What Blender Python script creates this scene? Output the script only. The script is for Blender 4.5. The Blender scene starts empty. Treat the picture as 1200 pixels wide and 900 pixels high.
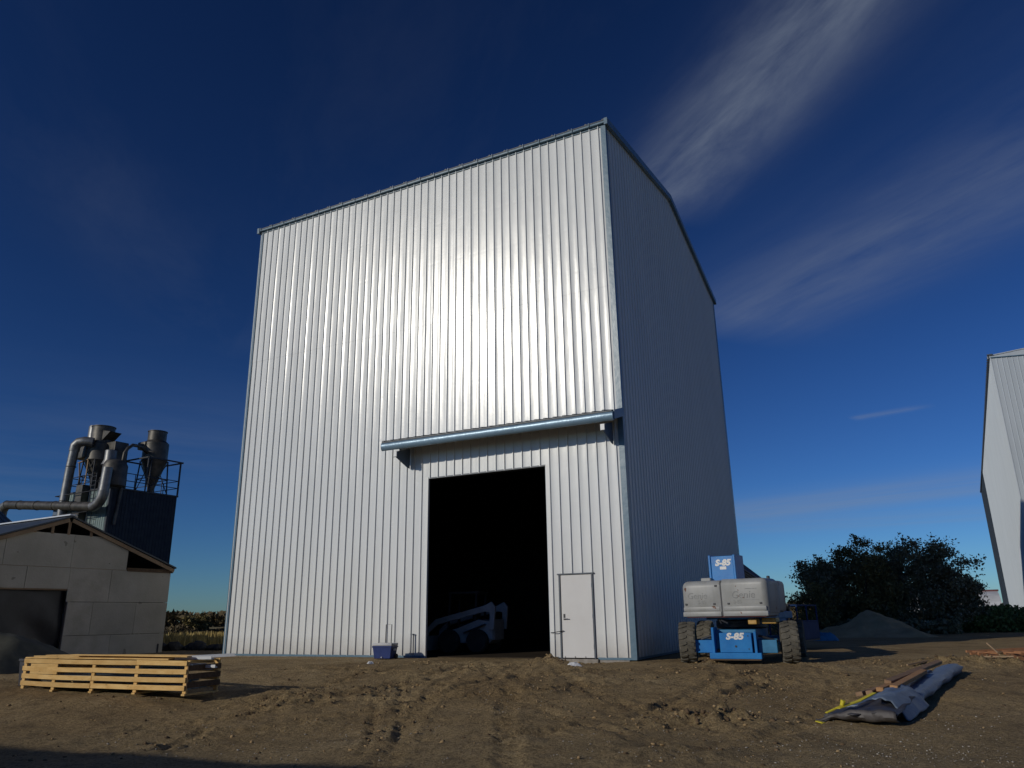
import bpy, bmesh, math, random
import numpy as np
from mathutils import Vector, Matrix, noise as mnoise

random.seed(7)
R = math.radians
scene = bpy.context.scene
COL = scene.collection

# ------------------------------------------------------------------ camera
cam_d = bpy.data.cameras.new("camera")
cam_d.sensor_width = 36.0
cam_d.lens = 26.46
cam_d.clip_start = 0.1
cam_d.clip_end = 9000
cam = bpy.data.objects.new("camera", cam_d)
COL.objects.link(cam)
cam.matrix_world = Matrix(((0.99987607, 0.01574332, 0.0, 0.0),
                           (0.00464194, -0.29481463, -0.95554319, 0.0),
                           (-0.01504343, 0.95542477, -0.29485117, 1.18),
                           (0, 0, 0, 1)))
scene.camera = cam

# ------------------------------------------------------------------ light
SUN_AZ, SUN_EL = -125.4, 20.6
sdir = Vector((math.sin(R(SUN_AZ)) * math.cos(R(SUN_EL)), math.cos(R(SUN_AZ)) * math.cos(R(SUN_EL)), math.sin(R(SUN_EL))))
sun_d = bpy.data.lights.new("sun", 'SUN')
sun_d.energy = 2.0
sun_d.angle = R(0.53)
sun_d.color = (1.0, 0.94, 0.83)
sun = bpy.data.objects.new("sun", sun_d)
sun.rotation_euler = sdir.to_track_quat('Z', 'Y').to_euler()
COL.objects.link(sun)

scene.view_settings.view_transform = 'Standard'
scene.view_settings.look = 'None'
scene.view_settings.exposure = 0.0
scene.view_settings.gamma = 1.0
scene.cycles.max_bounces = 8
scene.cycles.use_denoising = True


class NT:
    """small helper to write node trees"""
    def __init__(s, tree):
        s.t = tree
        s.n = tree.nodes
        s.l = tree.links

    def new(s, typ, ins=None, **props):
        nd = s.n.new(typ)
        for k, v in props.items():
            setattr(nd, k, v)
        for k, v in (ins or {}).items():
            s.put(nd.inputs[k], v)
        return nd

    def put(s, sock, v):
        if isinstance(v, bpy.types.NodeSocket):
            s.l.new(v, sock)
        else:
            sock.default_value = v

    def m(s, op, a, b=0.0, c=0.0, clamp=False):
        nd = s.n.new('ShaderNodeMath')
        nd.operation = op
        nd.use_clamp = clamp
        for i, v in enumerate((a, b, c)):
            s.put(nd.inputs[i], v)
        return nd.outputs[0]

    def noise(s, vec, scale, detail=4, rough=0.55, dist=0.0):
        nd = s.new('ShaderNodeTexNoise', {'Scale': scale, 'Detail': detail, 'Roughness': rough, 'Distortion': dist})
        if vec is not None:
            s.l.new(vec, nd.inputs['Vector'])
        return nd.outputs['Fac']

    def ramp(s, fac, stops):
        nd = s.n.new('ShaderNodeValToRGB')
        s.l.new(fac, nd.inputs[0])
        cr = nd.color_ramp
        while len(cr.elements) > 1:
            cr.elements.remove(cr.elements[-1])
        for i, (p, c) in enumerate(stops):
            e = cr.elements[0] if i == 0 else cr.elements.new(p)
            e.position = p
            e.color = (*c, 1) if len(c) == 3 else c
        return nd.outputs[0]

    def mix(s, fac, a, b, mode='MIX'):
        nd = s.n.new('ShaderNodeMix')
        nd.data_type = 'RGBA'
        nd.blend_type = mode
        s.put(nd.inputs[0], fac)
        s.put(nd.inputs[6], a if isinstance(a, bpy.types.NodeSocket) else (*a, 1))
        s.put(nd.inputs[7], b if isinstance(b, bpy.types.NodeSocket) else (*b, 1))
        return nd.outputs[2]


# ------------------------------------------------------------------ sky
world = bpy.data.worlds.new("World")
scene.world = world
world.use_nodes = True
w = NT(world.node_tree)
w.n.clear()
out = w.new('ShaderNodeOutputWorld')
bg = w.new('ShaderNodeBackground', {'Strength': 0.071})
w.l.new(bg.outputs[0], out.inputs[0])
sky = w.new('ShaderNodeTexSky', sky_type='NISHITA', sun_disc=False)
sky.sun_elevation = R(SUN_EL)
sky.sun_rotation = R(SUN_AZ)
sky.altitude = 600
sky.air_density = 0.9
sky.dust_density = 0.25
sky.ozone_density = 3.0
gam = w.new('ShaderNodeGamma', {'Gamma': 1.46})
w.l.new(sky.outputs[0], gam.inputs[0])
SKY_TINT = (0.150, 0.232, 0.338)
skyc = w.mix(1.0, gam.outputs[0], SKY_TINT, 'MULTIPLY')
tc = w.new('ShaderNodeTexCoord')
sep = w.new('ShaderNodeSeparateXYZ')
w.l.new(tc.outputs['Generated'], sep.inputs[0])
dz = w.m('MAXIMUM', sep.outputs[2], 0.03)
px_ = w.m('DIVIDE', sep.outputs[0], dz)
py_ = w.m('DIVIDE', sep.outputs[1], dz)


def cirrus(p0, p1, half, ang, sx, sy, seed, lo, hi, amp):
    """high ice cloud: a soft band through p0-p1 on the cloud plane, filled with drawn-out noise"""
    dx, dy = p1[0] - p0[0], p1[1] - p0[1]
    L = math.hypot(dx, dy)
    dx, dy = dx / L, dy / L
    across = w.m('ADD', w.m('MULTIPLY', w.m('SUBTRACT', px_, p0[0]), dy), w.m('MULTIPLY', w.m('SUBTRACT', py_, p0[1]), -dx))
    along = w.m('ADD', w.m('MULTIPLY', w.m('SUBTRACT', px_, p0[0]), dx), w.m('MULTIPLY', w.m('SUBTRACT', py_, p0[1]), dy))
    q = w.m('DIVIDE', across, half)
    g = w.m('EXPONENT', w.m('MULTIPLY', w.m('MULTIPLY', q, q), -1.0))
    a0 = w.m('ADD', w.m('DIVIDE', along, L * 0.18), 0.5, clamp=True)
    a1 = w.m('SUBTRACT', 1.0, w.m('DIVIDE', w.m('SUBTRACT', along, L), L * 0.5), clamp=True)
    ca, sa = math.cos(ang), math.sin(ang)
    comb = w.new('ShaderNodeCombineXYZ', {
        0: w.m('MULTIPLY', w.m('ADD', w.m('MULTIPLY', px_, ca), w.m('MULTIPLY', py_, sa)), sx),
        1: w.m('MULTIPLY', w.m('SUBTRACT', w.m('MULTIPLY', py_, ca), w.m('MULTIPLY', px_, sa)), sy), 2: seed})
    n = w.noise(comb.outputs[0], 1.0, 7, 0.62, 0.35)
    comb2 = w.new('ShaderNodeCombineXYZ', {
        0: w.m('MULTIPLY', w.m('ADD', w.m('MULTIPLY', px_, ca), w.m('MULTIPLY', py_, sa)), sx * 5),
        1: w.m('MULTIPLY', w.m('SUBTRACT', w.m('MULTIPLY', py_, ca), w.m('MULTIPLY', px_, sa)), sy * 3.2), 2: seed + 5})
    n2 = w.noise(comb2.outputs[0], 1.0, 6, 0.65, 0.6)
    nn = w.m('ADD', w.m('MULTIPLY', n, 0.84), w.m('MULTIPLY', n2, 0.16))
    r = w.m('DIVIDE', w.m('SUBTRACT', nn, lo), hi - lo, clamp=True)
    v = w.m('MULTIPLY', w.m('MULTIPLY', w.m('MULTIPLY', r, g), amp), w.m('MULTIPLY', a0, a1))
    return v


A1 = math.atan2(-0.61, 0.20)
c1 = cirrus((0.375, 1.72), (0.60, 0.90), 0.115, A1, 1.5, 5.0, 3.0, 0.26, 0.66, 0.74)
c2 = cirrus((0.80, 2.60), (1.32, 1.35), 0.27, math.atan2(-0.9, 0.45), 0.9, 3.6, 11.0, 0.24, 0.74, 0.40)
c3 = cirrus((-1.05, 2.75), (-1.0, 1.6), 0.22, math.atan2(-0.9, 0.3), 1.2, 2.5, 23.0, 0.42, 0.75, 0.06)
c4 = cirrus((2.0, 8.3), (5.2, 5.0), 0.75, -0.8, 0.16, 0.9, 31.0, 0.30, 0.62, 0.45)
c7 = cirrus((2.6, 9.6), (7.5, 7.4), 0.9, -0.5, 0.14, 0.8, 37.0, 0.34, 0.66, 0.35)
c8 = cirrus((1.86, 3.98), (2.06, 3.80), 0.05, -0.7, 2.0, 9.0, 39.0, 0.30, 0.66, 0.35)
c5 = cirrus((-6.5, 7.6), (-2.4, 4.5), 1.0, 0.6, 0.3, 0.8, 41.0, 0.42, 0.72, 0.16)
c6 = cirrus((-0.9, 1.9), (0.6, 0.8), 0.9, A1, 1.2, 3.2, 53.0, 0.48, 0.9, 0.04)
ctot = c1
for c in (c2, c3, c4, c5, c6, c7, c8):
    ctot = w.m('ADD', ctot, c)
up = w.m('MULTIPLY', w.m('SUBTRACT', sep.outputs[2], 0.035), 22.0, clamp=True)
ctot = w.m('MULTIPLY', w.m('MINIMUM', ctot, 0.9), up)
CLOUD = (2.75, 3.25, 4.1)
fin = w.mix(ctot, skyc, CLOUD)
w.l.new(fin, bg.inputs[0])


# ------------------------------------------------------------------ helpers
def tag(o, label=None, cat=None, group=None, kind=None):
    if label: o['label'] = label
    if cat: o['category'] = cat
    if group: o['group'] = group
    if kind: o['kind'] = kind
    return o


def empty(name, loc=(0, 0, 0), rz=0.0, label=None, cat=None, group=None, parent=None):
    o = bpy.data.objects.new(name, None)
    o.empty_display_size = 0.2
    o.location = loc
    o.rotation_euler = (0, 0, rz)
    o.parent = parent
    COL.objects.link(o)
    return tag(o, label, cat, group)


class MB:
    def __init__(s):
        s.v, s.f, s.M = [], [], Matrix.Identity(4)

    def at(s, loc=(0, 0, 0), rz=0.0, rx=0.0, ry=0.0):
        s.M = Matrix.Translation(loc) @ Matrix.Rotation(rz, 4, 'Z') @ Matrix.Rotation(ry, 4, 'Y') @ Matrix.Rotation(rx, 4, 'X')
        return s

    def add(s, vs, fs):
        b = len(s.v)
        s.v += [tuple(s.M @ Vector(p)) for p in vs]
        s.f += [tuple(b + i for i in f) for f in fs]
        return s

    def box(s, x0, x1, y0, y1, z0, z1):
        vs = [(x, y, z) for z in (z0, z1) for y in (y0, y1) for x in (x0, x1)]
        return s.add(vs, [(0, 2, 3, 1), (4, 5, 7, 6), (0, 1, 5, 4), (2, 6, 7, 3), (0, 4, 6, 2), (1, 3, 7, 5)])

    def bbox(s, x0, x1, y0, y1, z0, z1, c=0.02):
        """box with chamfered edges (octagon section in all three directions)"""
        bm = bmesh.new()
        bmesh.ops.create_cube(bm, size=1)
        for v in bm.verts:
            v.co = Vector(((x0 + x1) / 2 + v.co.x * (x1 - x0), (y0 + y1) / 2 + v.co.y * (y1 - y0), (z0 + z1) / 2 + v.co.z * (z1 - z0)))
        bmesh.ops.bevel(bm, geom=bm.edges[:], offset=c, segments=2, affect='EDGES', profile=0.5)
        bm.verts.index_update()
        s.add([tuple(v.co) for v in bm.verts], [[v.index for v in f.verts] for f in bm.faces])
        bm.free()
        return s

    def bar(s, a, b, wd, ht=None, roll=0.0):
        """rectangular bar from a to b"""
        a, b = Vector(a), Vector(b)
        ht = wd if ht is None else ht
        d = (b - a).normalized()
        ref = Vector((0, 0, 1)) if abs(d.z) < 0.95 else Vector((0, 1, 0))
        x = d.cross(ref).normalized()
        y = x.cross(d).normalized()
        if roll:
            q = Matrix.Rotation(roll, 3, d)
            x, y = q @ x, q @ y
        vs = []
        for p in (a, b):
            for sx, sy in ((-1, -1), (1, -1), (1, 1), (-1, 1)):
                vs.append(tuple(p + x * sx * wd / 2 + y * sy * ht / 2))
        return s.add(vs, [(0, 1, 2, 3), (7, 6, 5, 4), (0, 4, 5, 1), (1, 5, 6, 2), (2, 6, 7, 3), (3, 7, 4, 0)])

    def tube(s, pts, r, n=10, cap=True):
        pts = [Vector(p) for p in pts]
        rs = r if isinstance(r, (list, tuple)) else [r] * len(pts)
        rings = []
        px = None
        for i, p in enumerate(pts):
            d = (pts[min(i + 1, len(pts) - 1)] - pts[max(i - 1, 0)]).normalized()
            if px is None:
                ref = Vector((0, 0, 1)) if abs(d.z) < 0.9 else Vector((1, 0, 0))
                px = d.cross(ref).normalized()
            else:
                px = (px - d * px.dot(d)).normalized()
            py = d.cross(px)
            rings.append([tuple(p + (px * math.cos(t) + py * math.sin(t)) * rs[i]) for t in [2 * math.pi * k / n for k in range(n)]])
        vs = [q for rg in rings for q in rg]
        fs = []
        for i in range(len(pts) - 1):
            for k in range(n):
                a, b = i * n + k, i * n + (k + 1) % n
                fs.append((a, b, b + n, a + n))
        if cap:
            fs.append(tuple(reversed(range(n))))
            fs.append(tuple(range((len(pts) - 1) * n, len(pts) * n)))
        return s.add(vs, fs)

    def lathe(s, prof, n=24, c=(0, 0), cap=True):
        """profile list of (r, z) about a vertical axis"""
        vs, fs = [], []
        for r, z in prof:
            for k in range(n):
                t = 2 * math.pi * k / n
                vs.append((c[0] + r * math.cos(t), c[1] + r * math.sin(t), z))
        for i in range(len(prof) - 1):
            for k in range(n):
                a, b = i * n + k, i * n + (k + 1) % n
                fs.append((a, b, b + n, a + n))
        if cap:
            fs.append(tuple(reversed(range(n))))
            fs.append(tuple(range((len(prof) - 1) * n, len(prof) * n)))
        return s.add(vs, fs)

    def prism(s, poly, axis, a, b):
        """extrude a 2-D polygon; axis 'x': poly=(y,z); 'y': poly=(x,z); 'z': poly=(x,y)"""
        n = len(poly)
        mk = {'x': lambda t, p: (t, p[0], p[1]), 'y': lambda t, p: (p[0], t, p[1]), 'z': lambda t, p: (p[0], p[1], t)}[axis]
        vs = [mk(a, p) for p in poly] + [mk(b, p) for p in poly]
        fs = [tuple(range(n)), tuple(reversed(range(n, 2 * n)))]
        for i in range(n):
            j = (i + 1) % n
            fs.append((j, i, i + n, j + n))
        return s.add(vs, fs)

    def build(s, name, mat, parent=None, smooth=None, bevel=0.0, fixn=True):
        me = bpy.data.meshes.new(name)
        me.from_pydata(s.v, [], s.f)
        if fixn:
            bm = bmesh.new()
            bm.from_mesh(me)
            bmesh.ops.recalc_face_normals(bm, faces=bm.faces)
            if bevel:
                bmesh.ops.bevel(bm, geom=[e for e in bm.edges if len(e.link_faces) == 2 and e.calc_face_angle(0) > 0.6], offset=bevel, segments=1, affect='EDGES')
            bm.to_mesh(me)
            bm.free()
        me.materials.append(mat)
        if smooth is not None:
            me.polygons.foreach_set('use_smooth', [True] * len(me.polygons))
            me.set_sharp_from_angle(angle=R(smooth))
        me.update()
        o = bpy.data.objects.new(name, me)
        o.parent = parent
        COL.objects.link(o)
        return o


def copy_tree(o, parent=None):
    c = o.copy()
    COL.objects.link(c)
    c.parent = parent
    for ch in o.children:
        copy_tree(ch, c)
    return c


def link_copy(o, name=None, parent=None, loc=None, rot=None):
    c = o.copy()
    if name: c.name = name
    c.parent = parent if parent else o.parent
    if loc is not None: c.location = loc
    if rot is not None: c.rotation_euler = rot
    COL.objects.link(c)
    return c


def text_mesh(body, size, extrude, mat, parent, name='lettering', shear=0.0, offset=0.0, xscale=1.0):
    """flat lettering facing local -Y, centred at its origin"""
    cu = bpy.data.curves.new(name, 'FONT')
    cu.body = body
    cu.size = size
    cu.extrude = extrude
    cu.offset = offset
    cu.shear = shear
    cu.align_x = 'CENTER'
    cu.align_y = 'CENTER'
    cu.resolution_u = 3
    tmp = bpy.data.objects.new('tmp_text', cu)
    COL.objects.link(tmp)
    dg = bpy.context.evaluated_depsgraph_get()
    me = bpy.data.meshes.new_from_object(tmp.evaluated_get(dg))
    bpy.data.objects.remove(tmp)
    me.transform(Matrix.Rotation(R(90), 4, 'X') @ Matrix.Diagonal((xscale, 1, 1, 1)))
    me.materials.clear()
    me.materials.append(mat)
    o = bpy.data.objects.new(name, me)
    o.parent = parent
    COL.objects.link(o)
    return o


# ------------------------------------------------------------------ materials
def base_mat(name, color, rough=0.6, metal=0.0, spec=0.5, coat=0.0):
    m = bpy.data.materials.new(name)
    m.use_nodes = True
    t = NT(m.node_tree)
    b = t.n['Principled BSDF']
    b.inputs['Base Color'].default_value = (*color, 1)
    b.inputs['Roughness'].default_value = rough
    b.inputs['Metallic'].default_value = metal
    b.inputs['Specular IOR Level'].default_value = spec
    b.inputs['Coat Weight'].default_value = coat
    return m, t, b


def noisy_mat(name, c1, c2, scale=3.0, rough=0.6, metal=0.0, spec=0.5, bump=0.0, bscale=None, detail=6,
              stretch=(1, 1, 1), lo=0.35, hi=0.68, bdist=0.02, rvar=0.0, rnd=0.0):
    m, t, b = base_mat(name, c1, rough, metal, spec)
    tcn = t.new('ShaderNodeTexCoord')
    mp = t.new('ShaderNodeMapping', {'Scale': stretch})
    t.l.new(tcn.outputs['Object'], mp.inputs[0])
    n = t.noise(mp.outputs[0], scale, detail, 0.6)
    cc = t.ramp(n, [(lo, c1), (hi, c2)])
    if rnd:
        oi = t.new('ShaderNodeObjectInfo')
        cc = t.mix(t.m('MULTIPLY', oi.outputs['Random'], rnd), cc, tuple(v * 0.45 for v in c1))
        kn = t.noise(mp.outputs[0], scale * 2.6, 2, 0.5)
        cc = t.mix(t.m('MULTIPLY', t.m('GREATER_THAN', kn, 0.70), 0.5), cc, tuple(v * 0.3 for v in c1))
    t.l.new(cc, b.inputs['Base Color'])
    if rvar:
        n3 = t.noise(mp.outputs[0], scale * 2.3, 4, 0.6)
        t.l.new(t.m('ADD', rough - rvar / 2, t.m('MULTIPLY', n3, rvar)), b.inputs['Roughness'])
    if bump:
        n2 = t.noise(mp.outputs[0], bscale or scale * 6, 5, 0.6)
        bp = t.new('ShaderNodeBump', {'Strength': bump, 'Distance': bdist})
        t.l.new(n2, bp.inputs['Height'])
        t.l.new(bp.outputs[0], b.inputs['Normal'])
    return m


def siding_mat(name, c1, c2, rough=0.36, dirt=True, wave=0.6):
    m, t, b = base_mat(name, c1, rough)
    g = t.new('ShaderNodeNewGeometry')
    mp = t.new('ShaderNodeMapping', {'Scale': (1, 1, 0.25)})
    t.l.new(g.outputs['Position'], mp.inputs[0])
    n = t.noise(mp.outputs[0], 0.9, 5, 0.6)
    col = t.ramp(n, [(0.3, c1), (0.75, c2)])
    if dirt:
        sp = t.new('ShaderNodeSeparateXYZ')
        t.l.new(g.outputs['Position'], sp.inputs[0])
        n5 = t.noise(g.outputs['Position'], 3.0, 5, 0.7)
        low = t.m('MULTIPLY', t.m('SUBTRACT', 1.0, t.m('DIVIDE', sp.outputs[2], 0.7), clamp=True), t.m('MULTIPLY', n5, 0.75), clamp=True)
        col = t.mix(low, col, (0.22, 0.17, 0.12))
    # light dust and rain streaks
    mp2 = t.new('ShaderNodeMapping', {'Scale': (7, 7, 0.18)})
    t.l.new(g.outputs['Position'], mp2.inputs[0])
    st = t.noise(mp2.outputs[0], 1.0, 4, 0.6)
    stf = t.m('MULTIPLY', t.m('SUBTRACT', st, 0.55, clamp=True), 0.7, clamp=True)
    col = t.mix(stf, col, tuple(v * 0.62 for v in c1))
    t.l.new(col, b.inputs['Base Color'])
    # sheet steel is never flat: long soft waves, small dimples
    mp3 = t.new('ShaderNodeMapping', {'Scale': (2.2, 2.2, 0.55)})
    t.l.new(g.outputs['Position'], mp3.inputs[0])
    w1 = t.noise(mp3.outputs[0], 1.0, 2, 0.5)
    w2 = t.noise(g.outputs['Position'], 9.0, 3, 0.5)
    zs = t.new('ShaderNodeSeparateXYZ')
    t.l.new(g.outputs['Position'], zs.inputs[0])
    gz = t.m('SUBTRACT', t.m('FRACT', t.m('DIVIDE', zs.outputs[2], 1.55)), 0.5)
    gl = t.m('EXPONENT', t.m('MULTIPLY', t.m('MULTIPLY', gz, gz), -900.0))
    w3 = t.noise(g.outputs['Position'], 3.4, 2, 0.5)
    h = t.m('ADD', t.m('MULTIPLY', w1, 1.0), t.m('MULTIPLY', w2, 0.07))
    h = t.m('SUBTRACT', h, t.m('MULTIPLY', t.m('MULTIPLY', gl, t.m('SUBTRACT', w3, 0.40, clamp=True)), 0.22))
    bp = t.new('ShaderNodeBump', {'Strength': wave, 'Distance': 0.03})
    t.l.new(h, bp.inputs['Height'])
    t.l.new(bp.outputs[0], b.inputs['Normal'])
    r1 = t.noise(g.outputs['Position'], 2.2, 4, 0.6)
    t.l.new(t.m('ADD', rough - 0.04, t.m('MULTIPLY', r1, 0.08)), b.inputs['Roughness'])
    return m


M = {}
M['siding'] = siding_mat('white_painted_siding', (0.68, 0.69, 0.67), (0.75, 0.76, 0.74), 0.235, wave=0.26)
M['siding_side'] = siding_mat('white_painted_siding_side', (0.68, 0.69, 0.67), (0.75, 0.76, 0.74), 0.42, wave=0.3)
M['siding_right'] = siding_mat('pale_siding', (0.46, 0.51, 0.55), (0.52, 0.57, 0.61), 0.6, dirt=False)
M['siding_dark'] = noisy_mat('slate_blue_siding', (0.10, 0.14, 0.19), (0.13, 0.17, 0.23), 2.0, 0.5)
M['siding_darkened'] = noisy_mat('darkened_slate_siding', (0.03, 0.042, 0.06), (0.045, 0.06, 0.08), 2.0, 0.85, 0, 0.15)
M['trim'] = noisy_mat('slate_blue_trim', (0.10, 0.175, 0.235), (0.125, 0.205, 0.27), 2.5, 0.33, 0.0, 0.5, 0.25, 6.0, rvar=0.1)
M['trim_dark'] = noisy_mat('dark_slate_trim', (0.05, 0.065, 0.085), (0.07, 0.085, 0.11), 2.5, 0.45)
M['roof'] = noisy_mat('dark_roof_sheet', (0.04, 0.052, 0.065), (0.06, 0.075, 0.09), 2.0, 0.5)
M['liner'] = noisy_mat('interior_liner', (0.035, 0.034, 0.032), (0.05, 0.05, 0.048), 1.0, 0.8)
M['slab'] = noisy_mat('dark_floor', (0.03, 0.022, 0.015), (0.05, 0.038, 0.026), 1.5, 0.95, 0, 0.1)  # floor colour kept very dark and rough
M['steel'] = noisy_mat('red_oxide_steel', (0.06, 0.035, 0.028), (0.08, 0.05, 0.04), 2.0, 0.6)
M['door'] = noisy_mat('white_door', (0.62, 0.61, 0.59), (0.66, 0.655, 0.635), 1.5, 0.45, rvar=0.1)
M['chrome'] = noisy_mat('satin_steel', (0.55, 0.55, 0.55), (0.65, 0.65, 0.65), 8, 0.28, 1.0)
M['concrete'] = noisy_mat('grey_concrete', (0.24, 0.215, 0.18), (0.36, 0.335, 0.30), 5.0, 0.9, 0, 0.3, 0.5, 30)
M['galv'] = noisy_mat('galvanised_duct', (0.16, 0.163, 0.16), (0.26, 0.26, 0.255), 3.0, 0.48, 0.7, 0.5, 0.15, 8, rvar=0.14)
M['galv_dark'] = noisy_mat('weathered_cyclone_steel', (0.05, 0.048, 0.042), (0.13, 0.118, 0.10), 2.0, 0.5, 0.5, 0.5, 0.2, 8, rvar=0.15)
M['black_steel'] = noisy_mat('dark_frame_steel', (0.02, 0.022, 0.026), (0.04, 0.042, 0.05), 4.0, 0.5)
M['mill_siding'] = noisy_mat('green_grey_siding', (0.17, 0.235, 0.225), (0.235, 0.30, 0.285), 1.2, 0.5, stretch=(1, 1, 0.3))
M['plank'] = noisy_mat('new_pine', (0.66, 0.40, 0.13), (0.84, 0.57, 0.23), 2.2, 0.7, 0, 0.3, 0.3, 20, stretch=(1.5, 6, 6), rnd=0.3)
M['plank_grey'] = noisy_mat('weathered_plank', (0.28, 0.17, 0.095), (0.42, 0.27, 0.16), 3.0, 0.75, 0, 0.3, 0.3, 20, stretch=(1, 5, 5), rnd=0.4)
M['plank_brown'] = noisy_mat('orange_brown_plank', (0.36, 0.19, 0.08), (0.50, 0.29, 0.14), 3.0, 0.75, 0, 0.3, 0.3, 20, stretch=(1, 5, 5))
M['plank_dark'] = noisy_mat('dark_board', (0.09, 0.055, 0.03), (0.16, 0.10, 0.055), 3.0, 0.75, 0, 0.3, 0.3, 20, stretch=(1, 5, 5))
M['stud'] = noisy_mat('aged_lumber', (0.26, 0.17, 0.095), (0.36, 0.25, 0.15), 3.0, 0.75)
M['board'] = noisy_mat('sheathing_board', (0.40, 0.365, 0.285), (0.60, 0.55, 0.45), 0.9, 0.9, 0, 0.25, 0.35, 18, rvar=0.1, rnd=0.22, lo=0.25, hi=0.75)
M['board_stain'] = noisy_mat('stained_sheathing_board', (0.42, 0.38, 0.30), (0.56, 0.51, 0.42), 1.7, 0.9, 0, 0.25, 0.35, 18)
M['red_wood'] = noisy_mat('red_brown_lath', (0.30, 0.13, 0.055), (0.42, 0.21, 0.10), 4.0, 0.75)
M['blue_paint'] = noisy_mat('bright_blue_paint', (0.012, 0.16, 0.46), (0.02, 0.22, 0.56), 2.2, 0.38, 0, 0.5, 0.1, 8, rvar=0.15)
M['blue_dull'] = noisy_mat('dusty_blue_paint', (0.03, 0.16, 0.30), (0.05, 0.23, 0.42), 4.0, 0.55, 0, 0.4, 0.1, 8)
M['white_print'] = noisy_mat('white_decal', (0.72, 0.70, 0.66), (0.80, 0.79, 0.75), 30, 0.5)
M['grey_print'] = noisy_mat('faded_decal', (0.12, 0.13, 0.13), (0.30, 0.31, 0.30), 25, 0.6)
M['faint_print'] = noisy_mat('faded_dark_decal', (0.16, 0.165, 0.165), (0.30, 0.305, 0.295), 22, 0.6)
M['ghost_print'] = noisy_mat('worn_off_decal', (0.20, 0.205, 0.20), (0.30, 0.305, 0.295), 25, 0.6)
M['rubber'] = noisy_mat('dusty_rubber', (0.085, 0.078, 0.062), (0.15, 0.135, 0.105), 5, 0.85, 0, 0.3, 0.3, 40)
M['rubber_dark'] = noisy_mat('dark_rubber', (0.02, 0.02, 0.02), (0.05, 0.047, 0.04), 5, 0.8)
M['rim'] = noisy_mat('wheel_rim', (0.25, 0.25, 0.24), (0.4, 0.39, 0.36), 5, 0.5)
M['amber'] = noisy_mat('amber_plastic', (0.42, 0.23, 0.04), (0.55, 0.33, 0.08), 12, 0.4)
M['cooler_blue'] = noisy_mat('navy_plastic', (0.012, 0.03, 0.14), (0.018, 0.042, 0.18), 5, 0.4, rvar=0.1)
M['cooler_white'] = noisy_mat('white_plastic', (0.42, 0.43, 0.45), (0.50, 0.50, 0.51), 6, 0.45)
M['paper'] = noisy_mat('white_scrap', (0.62, 0.62, 0.62), (0.8, 0.8, 0.8), 14, 0.7)
M['skid_white'] = noisy_mat('dirty_white_machine_paint', (0.34, 0.34, 0.33), (0.44, 0.44, 0.43), 4, 0.6)
M['canvas_shaded'] = noisy_mat('shaded_olive_tarpaulin', (0.050, 0.050, 0.038), (0.085, 0.085, 0.065), 1.6, 0.8, 0, 0.3, 0.5, 9)  # olive lowered to stand for the shade over the heap
M['black_sheet'] = noisy_mat('dark_plastic_sheet', (0.022, 0.022, 0.024), (0.04, 0.04, 0.043), 2.0, 0.45, 0, 0.5, 0.4, 6)
M['blue_wrap'] = noisy_mat('blue_grey_wrap', (0.12, 0.16, 0.22), (0.20, 0.25, 0.32), 2.2, 0.42, 0, 0.5, 0.6, 9, rvar=0.2, bdist=0.03)
M['black_wrap'] = noisy_mat('dark_grey_wrap', (0.03, 0.03, 0.036), (0.065, 0.065, 0.075), 3, 0.5, 0, 0.5, 0.6, 10)
M['grey_wrap'] = noisy_mat('grey_brown_wrap', (0.075, 0.068, 0.068), (0.125, 0.115, 0.11), 3, 0.6, 0, 0.4, 0.6, 10)
M['yellow'] = noisy_mat('yellow_strap', (0.60, 0.50, 0.02), (0.72, 0.62, 0.05), 8, 0.6)
M['orange'] = noisy_mat('orange_plastic', (0.55, 0.12, 0.05), (0.65, 0.18, 0.08), 5, 0.6)
M['red_barn'] = noisy_mat('dark_red_wall', (0.10, 0.035, 0.035), (0.15, 0.05, 0.045), 2, 0.8)
M['bin_metal'] = noisy_mat('bright_galvanised', (0.60, 0.61, 0.62), (0.74, 0.75, 0.76), 1.0, 0.4, 0.25, rvar=0.2)
M['white_wall'] = noisy_mat('white_boards', (0.60, 0.60, 0.60), (0.7, 0.7, 0.7), 2, 0.7)
M['metal_strip'] = noisy_mat('bare_white_flashing', (0.62, 0.64, 0.66), (0.72, 0.74, 0.76), 4, 0.3, rvar=0.1)
M['blue_sheet'] = noisy_mat('slate_blue_flashing', (0.16, 0.23, 0.30), (0.24, 0.31, 0.38), 2.5, 0.4)
M['bark'] = noisy_mat('grey_bark', (0.045, 0.04, 0.034), (0.09, 0.078, 0.064), 6, 0.9)
M['clod'] = noisy_mat('dry_clod', (0.25, 0.17, 0.085), (0.38, 0.27, 0.145), 5, 0.95, 0, 0.2)
M['wet_clod'] = noisy_mat('moist_clod', (0.09, 0.06, 0.034), (0.17, 0.115, 0.065), 5, 0.9, 0, 0.3)
M['stone'] = noisy_mat('pale_gravel', (0.26, 0.23, 0.19), (0.46, 0.43, 0.38), 0.6, 0.85, 0, 0.3)
M['sand'] = noisy_mat('piled_sand', (0.38, 0.265, 0.14), (0.50, 0.36, 0.20), 1.5, 0.95, 0, 0.2, 0.6, 14)


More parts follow.
